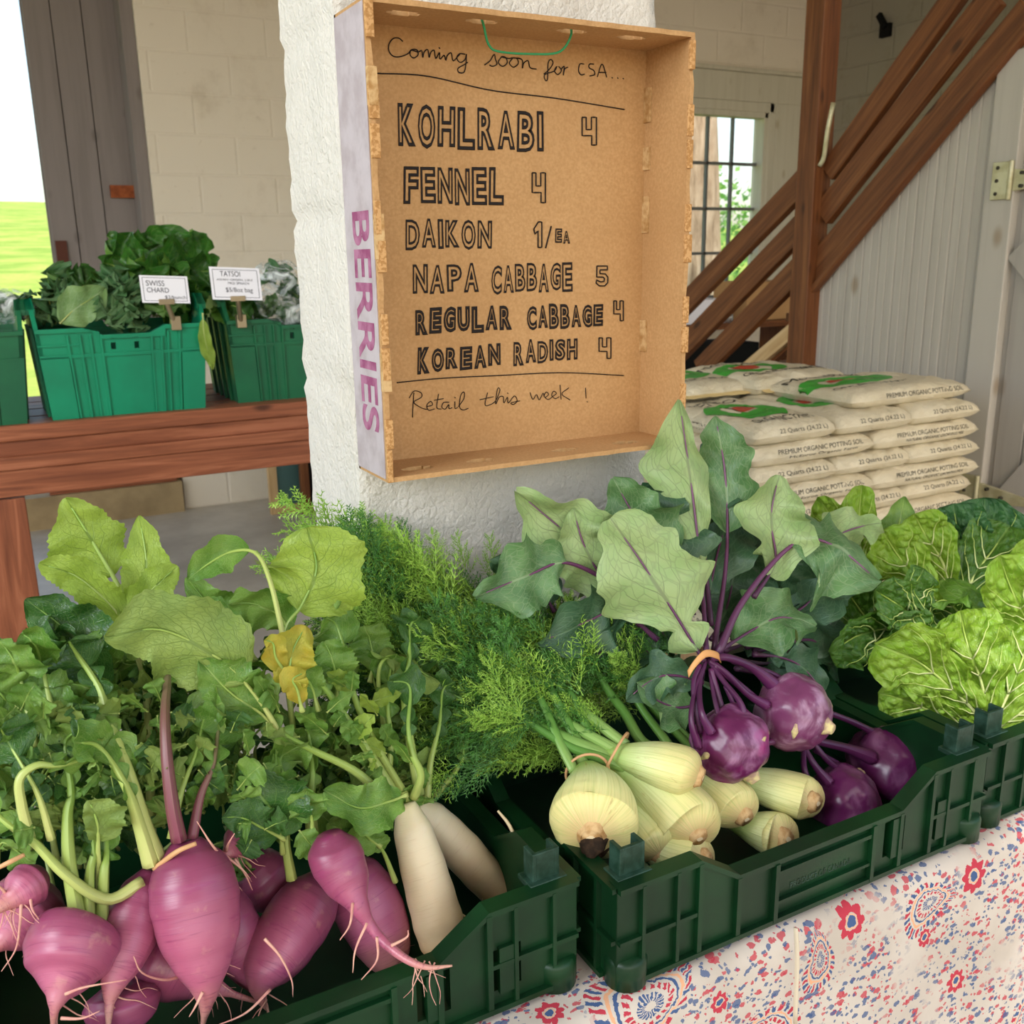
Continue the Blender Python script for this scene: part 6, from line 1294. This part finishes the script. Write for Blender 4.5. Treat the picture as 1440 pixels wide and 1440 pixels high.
def logo(tx, dc, cx, cy, s=1.0, words=True):
    dc('printed_ring', lambda r, a: (cx + (.24 + .16 * r) * s * math.cos(a), cy + (.15 + .11 * r) * s * math.sin(a) * (1 if math.sin(a) < 0 else .8)), 'bag_green')
    dc('printed_barn', lambda r, a: (cx - .02 + .13 * r * s * math.copysign(abs(math.cos(a)) ** .6, math.cos(a)), cy + .02 + .075 * r * s * math.copysign(abs(math.sin(a)) ** .6, math.sin(a))), 'bag_red', .0022)
    dc('printed_field', lambda r, a: (cx + .19 * r * s * math.cos(a), cy - .12 * s + .045 * r * s * math.sin(a)), 'bag_green', .0024)
    if words: tx('McENROE', cx - .36 * s, cx + .36 * s, cy + .24 * s, cy + .33 * s, 'bag_ink', 'top'); tx('ORGANIC FARM', cx - .34 * s, cx + .34 * s, cy - .36 * s, cy - .29 * s, 'bag_ink', 'top')
def lay(k): return ZT - cth * (k + 1)
Wt = QX1 - QX0; th3 = Wt / 3
pos3 = ('left', 'middle', 'right')
for k in range(NL_):
    z = lay(k); ends = k % 2 == 0; ordn = ('top', 'second', 'third', 'fourth', 'fifth', 'sixth', 'seventh', 'eighth', 'ninth', 'tenth', 'eleventh', 'lowest')[k]
    if ends:
        for i in range(3):
            t, tx, dc = bag('cream soil bag end, %s of three in the %s full course' % (pos3[i], ordn), QX0 + th3 * i - .004 + rj(.006), QY0 + rj(.012), QX0 + th3 * (i + 1) + .004, QY0 + .5, z)
            tx('22 Quarts (24.22 L)', .30, .88, .50, .72)
            if k == 0 and i == 0: logo(tx, dc, .5, .45, 1.0); tx('PREMIUM ORGANIC POTTING SOIL', .05, .9, .86, .91, 'bag_ink', 'top'); tx('ORGANIC POTTING SOIL', .1, .75, .35, .62, 'bag_ink', 'left')
            elif k == 0: logo(tx, dc, .5, .5, 1.0, False)
            elif i == 0: tx('PREMIUM ORGANIC POTTING SOIL', .1, .9, .4, .62, 'bag_ink', 'left')
    else:
        for i in range(2):
            t, tx, dc = bag('cream soil bag long side, %s of two in the %s full course' % (('left', 'right')[i], ordn), QX0 + Wt / 2 * i - .004 + rj(.01), QY0 + rj(.012), QX0 + Wt / 2 * (i + 1) + .004, QY0 + .335, z, along='x')
            tx('PREMIUM ORGANIC POTTING SOIL', .22, .9, .55, .74); tx('McEnroe Organic Farm' if i == 0 else 'NATURAL ORGANIC GROWING MIX', .3, .85, .32, .46)
    # second row behind, only where the left end of the stack shows it
    if k < 6:
        t, tx, dc = bag('cream soil bag in the back row, left end of the %s full course' % ordn, QX0 - .01 + rj(.01), QY0 + .505 if ends else QY0 + .345, QX0 + .34 if ends else QX0 + .5, QY0 + 1.0 if ends else QY0 + .68, z)
        if k == 0: logo(tx, dc, .5, .5, 1, False)
for i in (1, 2):
    bag('cream soil bag in the back row of the top full course, %s' % ('middle of it' if i == 1 else 'at the right end'), QX0 + th3 * i, QY0 + .505, QX0 + th3 * (i + 1), QY0 + 1.0, lay(0))
t, tx, dc = bag('loose cream soil bag on the very top at the front right corner of the stack', QX1 - .50, QY0 + .06, QX1 + .02, QY0 + .42, ZT, .062); logo(tx, dc, .35, .55, .9); tx('PREMIUM ORGANIC POTTING SOIL', .28, .93, .5, .72); 
t, tx, dc = bag('torn topped cream soil bag lying across the very top, middle back', QX0 + .36, QY0 + .40, QX1 - .14, QY0 + .80, ZT, .075, torn=True); logo(tx, dc, .35, .5, .9); tx('PREMIUM ORGANIC POTTING SOIL', .55, .97, .2, .3, 'bag_ink', 'top')
t, tx, dc = bag('cream soil bag on the very top nearest the cardboard sign, flap torn', QX0 - .02, QY0 + .46, QX0 + .42, QY0 + .9, ZT, .06, torn=True); logo(tx, dc, .55, .5, .9)
